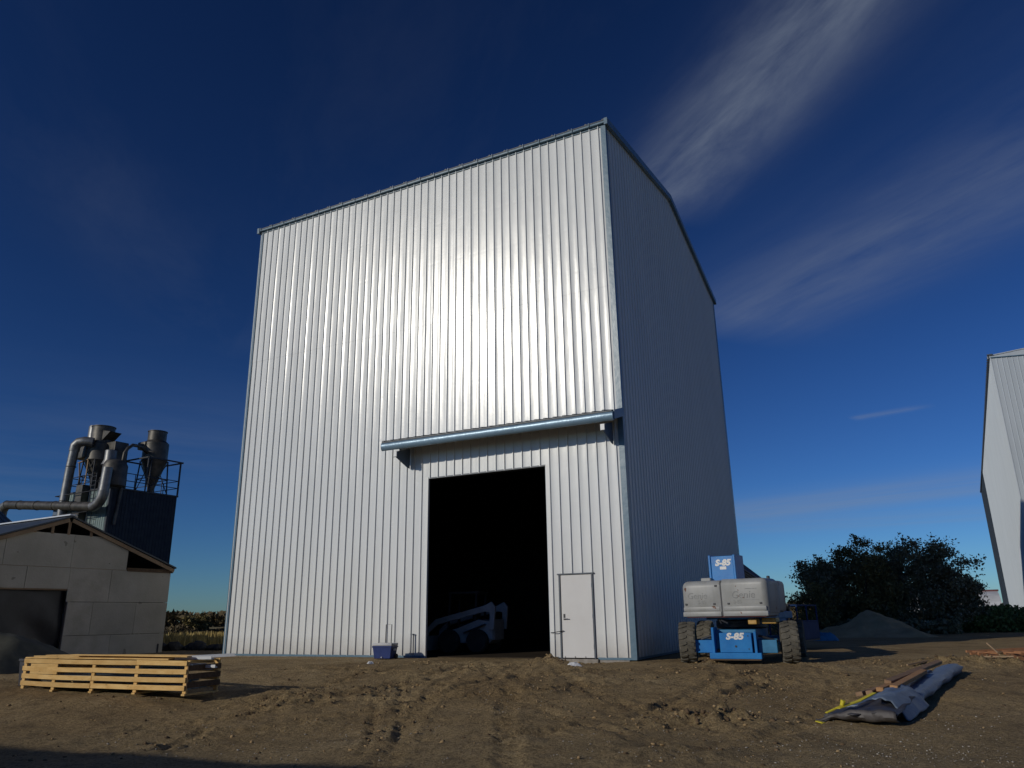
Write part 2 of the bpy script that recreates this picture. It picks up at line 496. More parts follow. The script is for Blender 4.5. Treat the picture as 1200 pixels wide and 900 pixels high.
def leaf_mat(name, a, b, c=None, scale=0.7):
    m, t, bs = base_mat(name, a, 0.65, 0, 0.25)
    g = t.new('ShaderNodeNewGeometry')
    n = t.noise(g.outputs['Position'], scale, 3, 0.6)
    col = t.ramp(n, [(0.38, a), (0.62, b)])
    wn = t.new('ShaderNodeTexWhiteNoise')
    sc = t.new('ShaderNodeVectorMath', {0: g.outputs['Position'], 1: (6, 6, 6)}, operation='MULTIPLY')
    fl = t.new('ShaderNodeVectorMath', {0: sc.outputs[0]}, operation='FLOOR')
    t.l.new(fl.outputs[0], wn.inputs[0])
    if c:
        col = t.mix(t.m('MULTIPLY', t.m('SUBTRACT', wn.outputs[0], 0.62, clamp=True), 2.0, clamp=True), col, c)
    t.l.new(col, bs.inputs['Base Color'])
    return m


M['leaf_dark'] = leaf_mat('dark_foliage', (0.13, 0.12, 0.062), (0.20, 0.18, 0.09), (0.40, 0.36, 0.27))
M['leaf_olive'] = leaf_mat('olive_autumn_foliage', (0.13, 0.115, 0.042), (0.21, 0.165, 0.06), (0.28, 0.20, 0.08))
M['leaf_brush'] = leaf_mat('brown_brush', (0.07, 0.055, 0.026), (0.13, 0.095, 0.048), (0.20, 0.15, 0.07), 0.15)
M['leaf_green'] = leaf_mat('green_weeds', (0.10, 0.14, 0.035), (0.16, 0.20, 0.055), (0.26, 0.25, 0.09), 0.4)
M['leaf_straw'] = leaf_mat('straw_grass', (0.34, 0.25, 0.08), (0.46, 0.35, 0.13), (0.52, 0.42, 0.18), 0.3)


# ------------------------------------------------------------------ value noise for terrain
def _hash(ix, iy, s):
    h = (ix.astype(np.int64) * 374761393 + iy.astype(np.int64) * 668265263 + s * 1274126177) & 0xFFFFFFFF
    h = ((h ^ (h >> 13)) * 1274126177) & 0xFFFFFFFF
    return ((h ^ (h >> 16)) & 0xFFFF) / 65535.0


def vnoise(x, y, s=0):
    ix, iy = np.floor(x), np.floor(y)
    fx, fy = x - ix, y - iy
    ux, uy = fx * fx * (3 - 2 * fx), fy * fy * (3 - 2 * fy)
    a, b = _hash(ix, iy, s), _hash(ix + 1, iy, s)
    c, d = _hash(ix, iy + 1, s), _hash(ix + 1, iy + 1, s)
    return (a * (1 - ux) + b * ux) * (1 - uy) + (c * (1 - ux) + d * ux) * uy - 0.5


def fbm(x, y, o=4, s=0, g=0.5):
    t, a, f = 0, 1.0, 1.0
    for k in range(o):
        t = t + a * vnoise(x * f + 17.3 * k, y * f - 9.1 * k, s + k)
        a *= g
        f *= 2.03
    return t


def sstep(t):
    t = np.clip(t, 0, 1)
    return t * t * (3 - 2 * t)


RUTS = []   # (points, half width, depth)


def rut(pts, hw=0.17, depth=0.06, gauge=0.0):
    """a wheel track; with a gauge, the pair of tracks either side of the line"""
    P = np.array(pts, float)
    t = np.linspace(0, 1, len(P))
    tt = np.linspace(0, 1, 40)
    cx, cy = np.polyfit(t, P[:, 0], min(3, len(P) - 1)), np.polyfit(t, P[:, 1], min(3, len(P) - 1))
    X, Y = np.polyval(cx, tt), np.polyval(cy, tt)
    if gauge:
        dx, dy = np.gradient(X), np.gradient(Y)
        L = np.hypot(dx, dy)
        for sg in (-1, 1):
            RUTS.append((np.stack([X - dy / L * gauge / 2 * sg, Y + dx / L * gauge / 2 * sg], 1), hw, depth))
    else:
        RUTS.append((np.stack([X, Y], 1), hw, depth))


rut([(-0.6, 20.5), (-1.2, 17), (-2.6, 14.5), (-5.5, 12.2)], 0.2, 0.06, 1.45)
rut([(-0.4, 20.5), (-0.8, 16), (-0.9, 12), (-0.8, 8)], 0.2, 0.055, 1.45)
rut([(0.0, 20.5), (0.3, 17), (0.9, 14), (2.4, 11)], 0.2, 0.045, 1.5)
rut([(-1.2, 19.2), (-3.0, 16.8), (-5.0, 15.0)], 0.22, 0.07)
rut([(5.9, 19.0), (5.0, 15.6), (3.2, 12.6), (0.5, 10.2)], 0.24, 0.07, 2.2)
rut([(3.0, 18.8), (1.6, 16.8), (-1.5, 15.6), (-5.0, 15.4)], 0.22, 0.05, 1.8)
rut([(12.5, 20.2), (10.5, 18.6), (8.5, 17.6)], 0.3, 0.08)
rut([(-4.5, 20.2), (-1.5, 19.0), (2.2, 17.6), (6.0, 17.2)], 0.25, 0.05, 1.7)

for a_, b_, hw_, dp_ in (((4.40, 16.5), (5.2, 17.3), 0.13, 0.20), ((3.8, 14.7), (4.8, 15.9), 0.14, 0.22), ((3.2, 14.1), (3.9, 14.65), 0.12, 0.18),
                         ((0.5, 14.9), (1.25, 15.8), 0.14, 0.20), ((2.15, 13.4), (2.6, 13.85), 0.11, 0.15), ((-4.6, 13.6), (-4.3, 14.7), 0.12, 0.18),
                         ((-2.8, 16.2), (-2.4, 17.3), 0.15, 0.18), ((-4.85, 11.0), (-4.8, 12.5), 0.13, 0.16), ((-4.5, 16.0), (-3.5, 18.6), 0.10, 0.14),
                         ((-1.94, 10.4), (-2.79, 16.1), 0.09, 0.13), ((-1.6, 10.6), (-2.4, 16.6), 0.09, 0.12), ((9.6, 18.5), (12.2, 20.8), 0.14, 0.20)):
    rut([a_, ((a_[0] + b_[0]) / 2 + 0.05, (a_[1] + b_[1]) / 2), b_], hw_, dp_ * 0.5)


def terrain_low(x, y):
    r = np.hypot(x, y)
    z = -0.45 * sstep((20.0 - y) / 10.0)
    z = z - np.clip((r - 48.0) * 0.023, 0, 1.75)
    return z


def terrain(x, y, fine=True):
    x = np.asarray(x, float)
    y = np.asarray(y, float)
    z = terrain_low(x, y)
    r = np.hypot(x, y)
    # the pad under the buildings stays flat
    yard = np.clip((60 - r) / 25.0, 0, 1)
    amp = 0.2 + 0.8 * sstep((21.5 - (y + 0.51 * (x - 3))) / 3.0)
    z = z + yard * amp * (0.13 * fbm(x * 0.35, y * 0.35, 3, 5) + 0.035 * fbm(x * 1.7, y * 1.7, 4, 9))
    if fine:
        mask = np.zeros_like(x)
        cut = np.zeros_like(x)
        near = (y > 4) & (y < 23) & (x > -14) & (x < 17)
        xs, ys = x[near], y[near]
        mk = np.zeros_like(xs)
        ct = np.zeros_like(xs)
        for P, hw, dp in RUTS:
            d = np.full(xs.shape, 9.0)
            al = np.zeros_like(xs)
            acc = 0.0
            for i in range(len(P) - 1):
                a, b = P[i], P[i + 1]
                ab = b - a
                L2 = ab.dot(ab)
                L = math.sqrt(L2)
                t = np.clip(((xs - a[0]) * ab[0] + (ys - a[1]) * ab[1]) / L2, 0, 1)
                dd = np.hypot(xs - a[0] - t * ab[0], ys - a[1] - t * ab[1])
                s = dd < d
                d[s] = dd[s]
                al[s] = acc + t[s] * L
                acc += L
            wob = 0.65 + 1.2 * np.abs(fbm(xs * 0.9, ys * 0.9, 2, 31))
            q = d / (hw * (0.85 + 0.5 * vnoise(xs * 2, ys * 2, 3)))
            pr = -np.exp(-(q ** 4)) + 0.75 * np.exp(-((q - 1.5) / 0.42) ** 2)
            tread = 0.017 * np.sign(np.sin(al * 2 * math.pi / 0.19 + 1.4 * np.abs(d) / hw)) * np.exp(-(q ** 4)) * sstep(0.5 + 2.5 * vnoise(xs * 0.6, ys * 0.6, 12))
            ct += 0.42 * dp * wob * pr + tread
            mk = np.maximum(mk, np.exp(-(q / 3.0) ** 2))
        rid = 1 - np.abs(fbm(xs * 2.2, ys * 2.2, 3, 44)) * 4.2
        ct += mk * 0.026 * np.clip(rid, 0, 1) * (0.4 + fbm(xs * 0.7, ys * 0.7, 2, 61))
        ct += 0.032 * fbm(xs * 7, ys * 7, 4, 71, 0.7) * (0.5 + 0.9 * mk) + 0.02 * fbm(xs * 3.1, ys * 3.1, 3, 75, 0.6) * mk
        # lumps of turned soil
        for (cx_, cy_, rr, hh) in CLUMPS:
            dd = np.hypot((xs - cx_), (ys - cy_) * 1.3) / rr
            ct += hh * np.exp(-dd ** 2) * (0.6 + 1.6 * np.abs(fbm(xs * 4.5, ys * 4.5, 4, 81, 0.65)))
        cut[near] = ct
        mask[near] = mk
        z = z + cut
    return z


CLUMPS = [(0.85, 21.0, 0.50, 0.15), (1.75, 21.55, 0.8, -0.09), (2.7, 12.3, 0.6, 0.12), (3.3, 12.2, 0.5, 0.10), (1.9, 12.0, 0.5, 0.07), (9.9, 18.3, 0.9, 0.13),
          (11.0, 18.1, 0.6, 0.15), (12.2, 20.1, 0.5, 0.16), (8.2, 18.6, 0.6, 0.08), (-3.9, 14.9, 0.8, 0.09),
          (-2.9, 15.4, 0.6, 0.07), (-1.2, 18.4, 0.45, 0.08), (4.6, 15.4, 0.5, 0.06), (5.3, 16.2, 0.5, 0.07), (4.9, 19.9, 0.3, 0.10),
          (-2.2, 20.9, 0.4, 0.04), (13.6, 21.0, 0.8, 0.12)]


def tz(x, y):
    return float(terrain(np.array([x], float), np.array([y], float))[0])


def axis(lo, hi, step, far, grow=1.055):
    mid = list(np.arange(lo, hi, step))
    up_, d, p = [], step, mid[-1]
    while p < far:
        d = min(d * grow, 250)
        p += d
        up_.append(p)
    dn, d, p = [], step, lo
    while p > -far:
        d = min(d * grow, 250)
        p -= d
        dn.append(p)
    return np.array(dn[::-1] + mid + up_)


def dirt_material():
    m, t, b = base_mat('yard_dirt_and_field', (0.2, 0.15, 0.1), 0.95, 0, 0.15)
    g = t.new('ShaderNodeNewGeometry')
    P = g.outputs['Position']
    sp = t.new('ShaderNodeSeparateXYZ')
    t.l.new(P, sp.inputs[0])
    n1 = t.noise(P, 0.35, 6, 0.6, 0.4)
    dry = t.ramp(n1, [(0.30, (0.285, 0.198, 0.096)), (0.52, (0.39, 0.282, 0.142)), (0.72, (0.47, 0.355, 0.195))])
    n2 = t.noise(P, 1.5, 8, 0.68, 0.5)
    moist = t.m('MULTIPLY', t.m('SUBTRACT', n2, 0.50, clamp=True), 6.0, clamp=True)
    col = t.mix(t.m('MULTIPLY', moist, 0.62), dry, (0.135, 0.09, 0.048))
    # gravelly grey toward the bare yard in front and right
    n3 = t.noise(P, 0.22, 3, 0.5)
    gf = t.m('MULTIPLY', t.m('SUBTRACT', 13.5, sp.outputs[1]), 0.2, clamp=True)
    gr = t.m('MULTIPLY', gf, t.m('MULTIPLY', n3, 1.1), clamp=True)
    col = t.mix(gr, col, (0.31, 0.255, 0.155))
    n4 = t.noise(P, 22.0, 6, 0.75)
    col = t.mix(t.m('MULTIPLY', t.m('SUBTRACT', n4, 0.42, clamp=True), 3.4, clamp=True), col, (0.09, 0.062, 0.034))
    vo = t.new('ShaderNodeTexVoronoi', {'Vector': P, 'Scale': 26.0, 'Randomness': 1.0})
    chip = t.m('MULTIPLY', t.m('LESS_THAN', vo.outputs['Distance'], 0.17), t.m('GREATER_THAN', t.noise(P, 3.0, 3, 0.6), 0.50))
    col = t.mix(t.m('MULTIPLY', chip, 0.55), col, (0.46, 0.40, 0.30))
    # beyond the yard: dry field
    rr = t.new('ShaderNodeVectorMath', {0: P}, operation='LENGTH').outputs['Value']
    edge = t.m('ADD', rr, t.m('MULTIPLY', t.m('SUBTRACT', n1, 0.5), 14.0))
    ff = t.m('MULTIPLY', t.m('SUBTRACT', edge, 49.0), 0.18, clamp=True)
    n6 = t.noise(P, 0.045, 5, 0.6)
    field = t.ramp(n6, [(0.35, (0.20, 0.165, 0.08)), (0.55, (0.32, 0.26, 0.13)), (0.7, (0.22, 0.19, 0.09))])
    col = t.mix(ff, col, field)
    t.l.new(col, b.inputs['Base Color'])
    h = t.m('ADD', t.m('MULTIPLY', n4, 0.5), t.m('ADD', t.m('MULTIPLY', n2, 0.9), t.m('MULTIPLY', t.noise(P, 60.0, 4, 0.7), 0.25)))
    bp = t.new('ShaderNodeBump', {'Strength': 1.0, 'Distance': 0.07})
    t.l.new(h, bp.inputs['Height'])
    t.l.new(bp.outputs[0], b.inputs['Normal'])
    return m


def grid_mesh(name, X, Y, zf, mat):
    gx, gy = np.meshgrid(X, Y)
    z = zf(gx, gy)
    nx, ny = len(X), len(Y)
    me = bpy.data.meshes.new(name)
    co = np.stack([gx.ravel(), gy.ravel(), z.ravel()], 1)
    i = np.arange((nx - 1) * (ny - 1))
    a = (i // (nx - 1)) * nx + i % (nx - 1)
    quads = np.stack([a, a + 1, a + nx + 1, a + nx], 1)
    me.vertices.add(len(co))
    me.vertices.foreach_set('co', co.ravel())
    me.loops.add(quads.size)
    me.loops.foreach_set('vertex_index', quads.ravel().astype(np.int32))
    me.polygons.add(len(quads))
    me.polygons.foreach_set('loop_start', np.arange(len(quads), dtype=np.int32) * 4)
    me.polygons.foreach_set('loop_total', np.full(len(quads), 4, np.int32))
    me.polygons.foreach_set('use_smooth', np.ones(len(quads), bool))
    me.update()
    me.validate()
    me.materials.append(mat)
    o = bpy.data.objects.new(name, me)
    COL.objects.link(o)
    return o


M['dirt'] = dirt_material()
ground = grid_mesh('ground', axis(-13, 16, 0.06, 3500), axis(6.5, 22, 0.05, 3500), terrain, M['dirt'])
tag(ground, 'rutted brown dirt yard running out into dry fields', kind='structure')


# ------------------------------------------------------------------ ribbed wall sheets
def rib_profile(x0, x1, pitch=0.3048, coarse=False, h=0.045, start=0.0):
    """(x, out, isrib) points of a ribbed sheet between x0 and x1, ribs every pitch counted from start"""
    pts = []
    k = math.floor((x0 - start) / pitch) - 1
    while start + k * pitch < x1 + pitch:
        b = start + k * pitch
        if coarse:
            h = 0.026
            pr = [(0.0, 0.0), (0.012, h), (0.040, h), (0.055, 0.0)]
        else:
            g = 0.0030 * (1 if k % 3 == 0 else 0.45)
            pr = [(0.0, 0.0), (0.010, h), (0.034, h), (0.040, 0.0015 + g * 2.2), (0.075, g * 1.25), (0.110, 0.0), (0.165, -0.0015), (0.225, -0.0015), (0.275, g * 0.5)]
        pts += [(b + p[0], p[1]) for p in pr]
        k += 1

    def interp(x):
        for (xa, ya), (xb, yb) in zip(pts, pts[1:]):
            if xa <= x <= xb:
                return ya + (yb - ya) * (x - xa) / max(xb - xa, 1e-9)
        return 0.0
    inner = [p for p in pts if x0 + 1e-4 < p[0] < x1 - 1e-4]
    return [(x0, interp(x0))] + inner + [(x1, interp(x1))]


def ribbed(o0, d, n, xa, xb, z0, ztop, holes=(), coarse=False, pitch=0.3048, lift=0.0, zstep=None, start=0.0):
    """mesh of one sheet on the vertical plane through o0 (2-D) along unit d, outward normal n.
    ztop: number or function of x. holes: (x0, x1, z0, z1)."""
    mb = MB()
    prof = rib_profile(xa, xb, pitch, coarse, start=start)
    cuts = sorted({h for H in holes for h in H[:2] if xa + 1e-3 < h < xb - 1e-3})
    for c in cuts:
        if min(abs(c - p[0]) for p in prof) > 1e-3:
            y = 0.0
            for (x1_, y1_), (x2_, y2_) in zip(prof, prof[1:]):
                if x1_ <= c <= x2_:
                    y = y1_ + (y2_ - y1_) * (c - x1_) / (x2_ - x1_)
            prof.append((c, y))
    prof.sort()
    top = ztop if callable(ztop) else (lambda x: ztop)

    def P(x, y, z):
        y += lift
        if zstep:
            y += 0.0007 * mnoise.noise(Vector((x * 1.1 + o0[0] * 3, z * 0.55, 3.3)))
        return (o0[0] + d[0] * x + n[0] * y, o0[1] + d[1] * x + n[1] * y, z)
    for (xA, yA), (xB, yB) in zip(prof, prof[1:]):
        if xB - xA < 1e-6:
            continue
        xm = (xA + xB) / 2
        segs = [(z0, None)]
        for H in holes:
            if H[0] - 1e-4 <= xm <= H[1] + 1e-4:
                ns = []
                for a, b in segs:
                    bb = b if b is not None else 1e9
                    if H[3] <= a or H[2] >= bb:
                        ns.append((a, b))
                        continue
                    if H[2] > a: ns.append((a, H[2]))
                    if H[3] < bb: ns.append((H[3], b))
                segs = ns
        for a, b in segs:
            ta = top(xA) if b is None else b
            tb = top(xB) if b is None else b
            if min(ta, tb) <= a + 0.01:
                continue
            k = max(1, int(round((max(ta, tb) - a) / zstep))) if zstep else 1
            for i in range(k):
                u0, u1 = i / k, (i + 1) / k
                mb.add([P(xA, yA, a + (ta - a) * u0), P(xB, yB, a + (tb - a) * u0), P(xB, yB, a + (tb - a) * u1), P(xA, yA, a + (ta - a) * u1)], [(0, 1, 2, 3)])
    return mb


def weld(o, dist=0.0005, sharp=28):
    bm = bmesh.new()
    bm.from_mesh(o.data)
    bmesh.ops.remove_doubles(bm, verts=bm.verts, dist=dist)
    bm.to_mesh(o.data)
    bm.free()
    o.data.polygons.foreach_set('use_smooth', [True] * len(o.data.polygons))
    o.data.set_sharp_from_angle(angle=R(sharp))
    return o


# ------------------------------------------------------------------ the tall metal building
BW, BL, EH, RH = 15.18, 16.73, 16.78, 18.42      # width, depth, eave and ridge height
BX, BY = 3.190, 21.284                            # front right corner
BROT = R(-27.016)
bld = empty('metal_building', (BX, BY, 0), BROT,
            'tall white ribbed metal building with an open vehicle doorway and blue trim', 'metal building')
# local axes: x along the front (0 at the right corner, negative to the left), y inward, z up
SK = -0.279 / 16.72                               # the side wall leaves the corner one degree off square


def side_pt(t, out=0.0):
    return (SK * t + out, t)


OPN = (-6.68, -2.47, -0.2, 5.50)
DOOR = (-2.17, -1.12, 0.10, 2.29)
JOINT = 10.9
sheetw = 0.9144
holes = [OPN, DOOR]
# front wall: columns of sheets in two tiers
x = -BW
ci = 0
while x < -0.05:
    xb = min(x + sheetw, 0.0)
    lo = ribbed((0, 0), (1, 0), (0, -1), x, xb, 0.06, JOINT + 0.05, holes, zstep=0.45, start=-BW)
    o = lo.build('siding_sheet', M['siding'], bld, fixn=False)
    weld(o)
    hi = ribbed((0, 0), (1, 0), (0, -1), x, xb, JOINT, EH - 0.05, (), zstep=0.45, lift=0.004, start=-BW)
    o = hi.build('siding_sheet', M['siding'], bld, fixn=False)
    weld(o)
    x = xb
    ci += 1


def side_top(t):
    hb = BL / 2
    return EH + (RH - EH) * (1 - abs(t - hb) / hb) - 0.05


dl = math.hypot(SK, 1)
sd = (SK / dl, 1 / dl)
sn = (1 / dl, -SK / dl)
t = 0.0
while t < BL - 0.05:
    tb = min(t + sheetw, BL)
    o = ribbed((0, 0), sd, sn, t, tb, 0.06, JOINT + 0.05, (), coarse=True).build('siding_sheet', M['siding_side'], bld, fixn=False)
    weld(o)
    o = ribbed((0, 0), sd, sn, t, tb, JOINT, side_top, (), coarse=True, lift=0.004).build('siding_sheet', M['siding_side'], bld, fixn=False)
    weld(o)
    t = tb
# hidden walls: left, back
bl_x = SK * BL
lw = ribbed((-BW, 0), sd, (-sn[0], -sn[1]), 0, BL, 0.06, side_top, (), coarse=True).build('wall', M['siding_side'], bld, fixn=False)
bw = ribbed((bl_x, BL), (-1, 0), (0, 1), 0, BW, 0.06, EH - 0.05, (), coarse=True).build('wall', M['siding_side'], bld, fixn=False)
# inner liner (dark interior)
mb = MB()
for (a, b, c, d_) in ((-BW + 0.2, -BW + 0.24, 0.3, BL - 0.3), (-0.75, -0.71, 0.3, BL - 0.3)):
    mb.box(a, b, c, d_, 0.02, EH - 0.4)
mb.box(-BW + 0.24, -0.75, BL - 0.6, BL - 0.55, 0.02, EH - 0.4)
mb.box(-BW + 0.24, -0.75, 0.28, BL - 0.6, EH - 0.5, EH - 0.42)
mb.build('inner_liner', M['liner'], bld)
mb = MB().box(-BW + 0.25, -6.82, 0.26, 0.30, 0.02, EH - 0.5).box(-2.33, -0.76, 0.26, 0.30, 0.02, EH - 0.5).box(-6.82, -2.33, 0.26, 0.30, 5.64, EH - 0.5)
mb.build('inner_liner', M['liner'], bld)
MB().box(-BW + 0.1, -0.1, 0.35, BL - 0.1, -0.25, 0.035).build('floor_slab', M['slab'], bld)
for yy in (0.9, 5.2, 9.4, 13.6):
    for xx in (-14.6, -1.05):
        MB().box(xx - 0.11, xx + 0.11, yy, yy + 0.02, 0.04, EH - 0.55).box(xx - 0.09, xx - 0.07, yy - 0.12, yy + 0.14, 0.04, EH - 0.55).box(xx + 0.07, xx + 0.09, yy - 0.12, yy + 0.14, 0.04, EH - 0.55).build('steel_column', M['steel'], bld)

# roof: two ribbed slopes with rib ends showing over the eave
def roof_slope(sign):
    mb = MB()
    ov = 0.14
    y0, z0_, y1, z1_ = (-ov, EH + 0.03 - ov * 0.196, BL / 2, RH + 0.03) if sign > 0 else (BL + ov, EH + 0.03 - ov * 0.196, BL / 2, RH + 0.03)
    xs = -BW - 0.12
    prof = []
    while xs < 0.12:
        prof += [(xs, 0.0), (xs + 0.03, 0.04), (xs + 0.07, 0.04), (xs + 0.10, 0.0)]
        xs += 0.6096
    prof = [p for p in prof if p[0] < 0.13] + [(0.14, 0.0)]
    for (xa, za), (xb, zb) in zip(prof, prof[1:]):
        sk0, sk1 = SK * y0, SK * y1
        mb.add([(xa + sk0, y0, z0_ + za), (xb + sk0, y0, z0_ + zb), (xb + sk1, y1, z1_ + zb), (xa + sk1, y1, z1_ + za),
                (xa + sk0, y0, z0_ - 0.03), (xb + sk0, y0, z0_ - 0.03), (xb + sk1, y1, z1_ - 0.03), (xa + sk1, y1, z1_ - 0.03)],
               [(0, 1, 2, 3), (4, 7, 6, 5), (0, 4, 5, 1)])
    return mb.build('roof', M['roof'], bld, fixn=False)


roof_slope(1)
roof_slope(-1)
# eave trim along the front: blue angle with small clips
MB().box(-BW - 0.10, 0.10, -0.125, -0.032, EH - 0.10, EH - 0.005).box(-BW - 0.08, 0.08, -0.032, -0.028, EH - 0.17, EH - 0.10).build('eave_trim', M['trim'], bld, bevel=0.006)
clip = None
xx = -BW + 0.05
while xx < 0:
    if clip is None:
        clip = MB().box(-0.012, 0.012, -0.010, 0.0, -0.04, 0.075).build('trim_clip', M['trim'], bld)
        clip.location = (xx, -0.155, EH - 0.05)
    else:
        link_copy(clip, loc=(xx, -0.155, EH - 0.05))
    xx += 0.6096
# rake trim on the right gable (and its twin on the left)
for side in (1, -1):
    mb = MB()
    for (ta, za), (tb, zb) in (((-0.16, EH - 0.03), (BL / 2, RH)), ((BL / 2, RH), (BL + 0.16, EH - 0.03))):
        x0 = 0.035 if side > 0 else -BW - 0.15
        for (dx0, dx1, dz0, dz1) in ((0.0, 0.115, -0.17, 0.07),):
            vs = []
            for (tt, zz) in ((ta, za), (tb, zb)):
                for (dx, dz_) in ((dx0, dz0), (dx1, dz0), (dx1, dz1), (dx0, dz1)):
                    vs.append((x0 + dx + SK * tt, tt, zz + dz_))
            mb.add(vs, [(0, 1, 2, 3), (7, 6, 5, 4), (0, 4, 5, 1), (1, 5, 6, 2), (2, 6, 7, 3), (3, 7, 4, 0)])
    mb.build('rake_trim', M['trim'], bld)
# blue corner trims
def corner_trim(xc, yc, sx, wd=0.15):
    a, b = 0.034, 0.038
    x0, x1 = (xc - wd, xc + b) if sx > 0 else (xc - b, xc + wd)
    mb = MB().box(x0, x1, yc - b, yc - a + 0.002, 0.02, EH - 0.17)
    if sx > 0:
        mb.box(xc + a, xc + b, yc - a + 0.002, yc + wd, 0.02, EH - 0.17)
    else:
        mb.box(xc - b, xc - a, yc - a + 0.002, yc + wd, 0.02, EH - 0.17)
    return mb.build('corner_trim', M['trim'], bld)


corner_trim(0, 0, 1, 0.13)
corner_trim(-BW, 0, -1, 0.10)
MB().box(bl_x + 0.034, bl_x + 0.042, BL - 0.16, BL + 0.04, 0.02, EH - 0.17).build('corner_trim', M['trim'], bld)
# base trim, broken at the openings
for (a, b) in ((-BW, -6.70), (-2.45, -2.22), (-1.06, 0.03)):
    MB().box(a, b, -0.045, -0.030, 0.015, 0.075).build('base_trim', M['trim'], bld)
MB().add([(0.030, 0.0, 0.015), (0.045, 0.0, 0.015), (0.045 + SK * BL, BL, 0.015), (0.03 + SK * BL, BL, 0.015),
          (0.030, 0.0, 0.075), (0.045, 0.0, 0.075), (0.045 + SK * BL, BL, 0.075), (0.03 + SK * BL, BL, 0.075)],
         [(0, 3, 2, 1), (4, 5, 6, 7), (0, 1, 5, 4), (1, 2, 6, 5), (2, 3, 7, 6), (3, 0, 4, 7)]).build('base_trim', M['trim'], bld)
# opening frame: narrow jamb trims and header
MB().box(OPN[0] - 0.05, OPN[0] + 0.012, -0.036, 0.05, 0.0, OPN[3] + 0.05).build('jamb', M['siding_side'], bld)
MB().box(OPN[1] - 0.012, OPN[1] + 0.10, -0.036, 0.05, 0.0, OPN[3] + 0.05).build('jamb', M['siding_side'], bld)
MB().box(OPN[0] + 0.012, OPN[1] - 0.012, -0.036, 0.24, OPN[3] - 0.012, OPN[3] + 0.03).build('header', M['trim_dark'], bld)
MB().box(OPN[1] - 0.020, OPN[1] - 0.012, -0.034, 0.24, 0.0, OPN[3] - 0.012).build('jamb_flashing', M['trim'], bld)
# concrete footing showing at the foot of the wall
MB().box(-2.25, -1.02, -0.17, -0.046, -0.30, 0.035).build('concrete_sill', M['concrete'], bld, bevel=0.01)
MB().box(-1.0, -0.15, -0.10, -0.046, -0.30, 0.012).build('concrete_footing', M['concrete'], bld, bevel=0.01)
MB().box(-BW + 0.4, -6.9, -0.09, -0.046, -0.30, 0.012).build('concrete_footing', M['concrete'], bld, bevel=0.01)
MB().box(-6.66, -2.49, -0.12, 0.30, -0.30, -0.01).build('concrete_apron', M['concrete'], bld, bevel=0.01)
# person door
fr = MB()
fr.box(DOOR[0], DOOR[0] + 0.05, -0.045, 0.10, 0.04, DOOR[3]).box(DOOR[1] - 0.05, DOOR[1], -0.045, 0.10, 0.04, DOOR[3]).box(DOOR[0] - 0.04, DOOR[1] + 0.04, -0.052, 0.10, DOOR[3] - 0.002, DOOR[3] + 0.035)
fr.build('door_frame', M['trim_dark'], bld, bevel=0.004)
dr = MB().box(DOOR[0] + 0.058, DOOR[1] - 0.058, -0.018, 0.03, 0.06, DOOR[3] - 0.012).build('door', M['door'], bld, bevel=0.003)
MB().box(DOOR[0] + 0.115, DOOR[0] + 0.165, -0.030, -0.0185, 1.06, 1.22).build('lock_plate', M['black_steel'], dr)
MB().tube([(DOOR[0] + 0.14, -0.03, 1.10), (DOOR[0] + 0.14, -0.085, 1.10), (DOOR[0] + 0.27, -0.085, 1.10)], 0.014, 8).build('handle', M['chrome'], dr, smooth=40)
for zz in (0.35, 1.15, 1.98):
    MB().tube([(DOOR[1] - 0.054, -0.028, zz - 0.06), (DOOR[1] - 0.054, -0.028, zz + 0.06)], 0.012, 8).build('hinge', M['chrome'], dr, smooth=40)
MB().tube([(OPN[1] + 0.02, -0.05, 0.72), (OPN[1] + 0.16, -0.10, 0.73), (DOOR[0] - 0.02, -0.09, 0.75), (DOOR[0] + 0.12, -0.05, 0.77)], 0.011, 6).build('cable', M['black_steel'], bld)
for xx in (-7.1,):
    MB().box(xx - 0.012, xx + 0.012, -0.07, -0.046, 0.10, 0.70).box(xx - 0.03, xx + 0.03, -0.08, -0.046, 0.67, 0.71).build('wall_pipe', M['trim_dark'], bld)
# canopy over the doorway
can = empty('canopy', (0, 0, 0), 0, parent=bld)
CX0, CX1, CD = -7.90, 0.03, 0.89
zf_ = 6.67                                        # top of the fascia at the outer edge
CW = 6.90                                         # height at the wall
mb = MB()
xs = CX0
prof = []
while xs < CX1 - 0.03:
    prof += [(xs, 0.0), (xs + 0.025, 0.04), (xs + 0.065, 0.04), (xs + 0.09, 0.0)]
    xs += 0.3048
prof += [(CX1, 0.0)]
for (xa, za), (xb, zb) in zip(prof, prof[1:]):
    mb.add([(xa, -CD - 0.07, zf_ + 0.005 + za), (xb, -CD - 0.07, zf_ + 0.005 + zb), (xb, -0.03, CW + zb), (xa, -0.03, CW + za),
            (xa, -CD - 0.07, zf_ - 0.03), (xb, -CD - 0.07, zf_ - 0.03), (xb, -0.03, CW - 0.03), (xa, -0.03, CW - 0.03)],
           [(0, 1, 2, 3), (4, 7, 6, 5), (0, 4, 5, 1), (0, 3, 7, 4), (1, 5, 6, 2)])
mb.build('canopy_roof', M['roof'], bld, fixn=False)
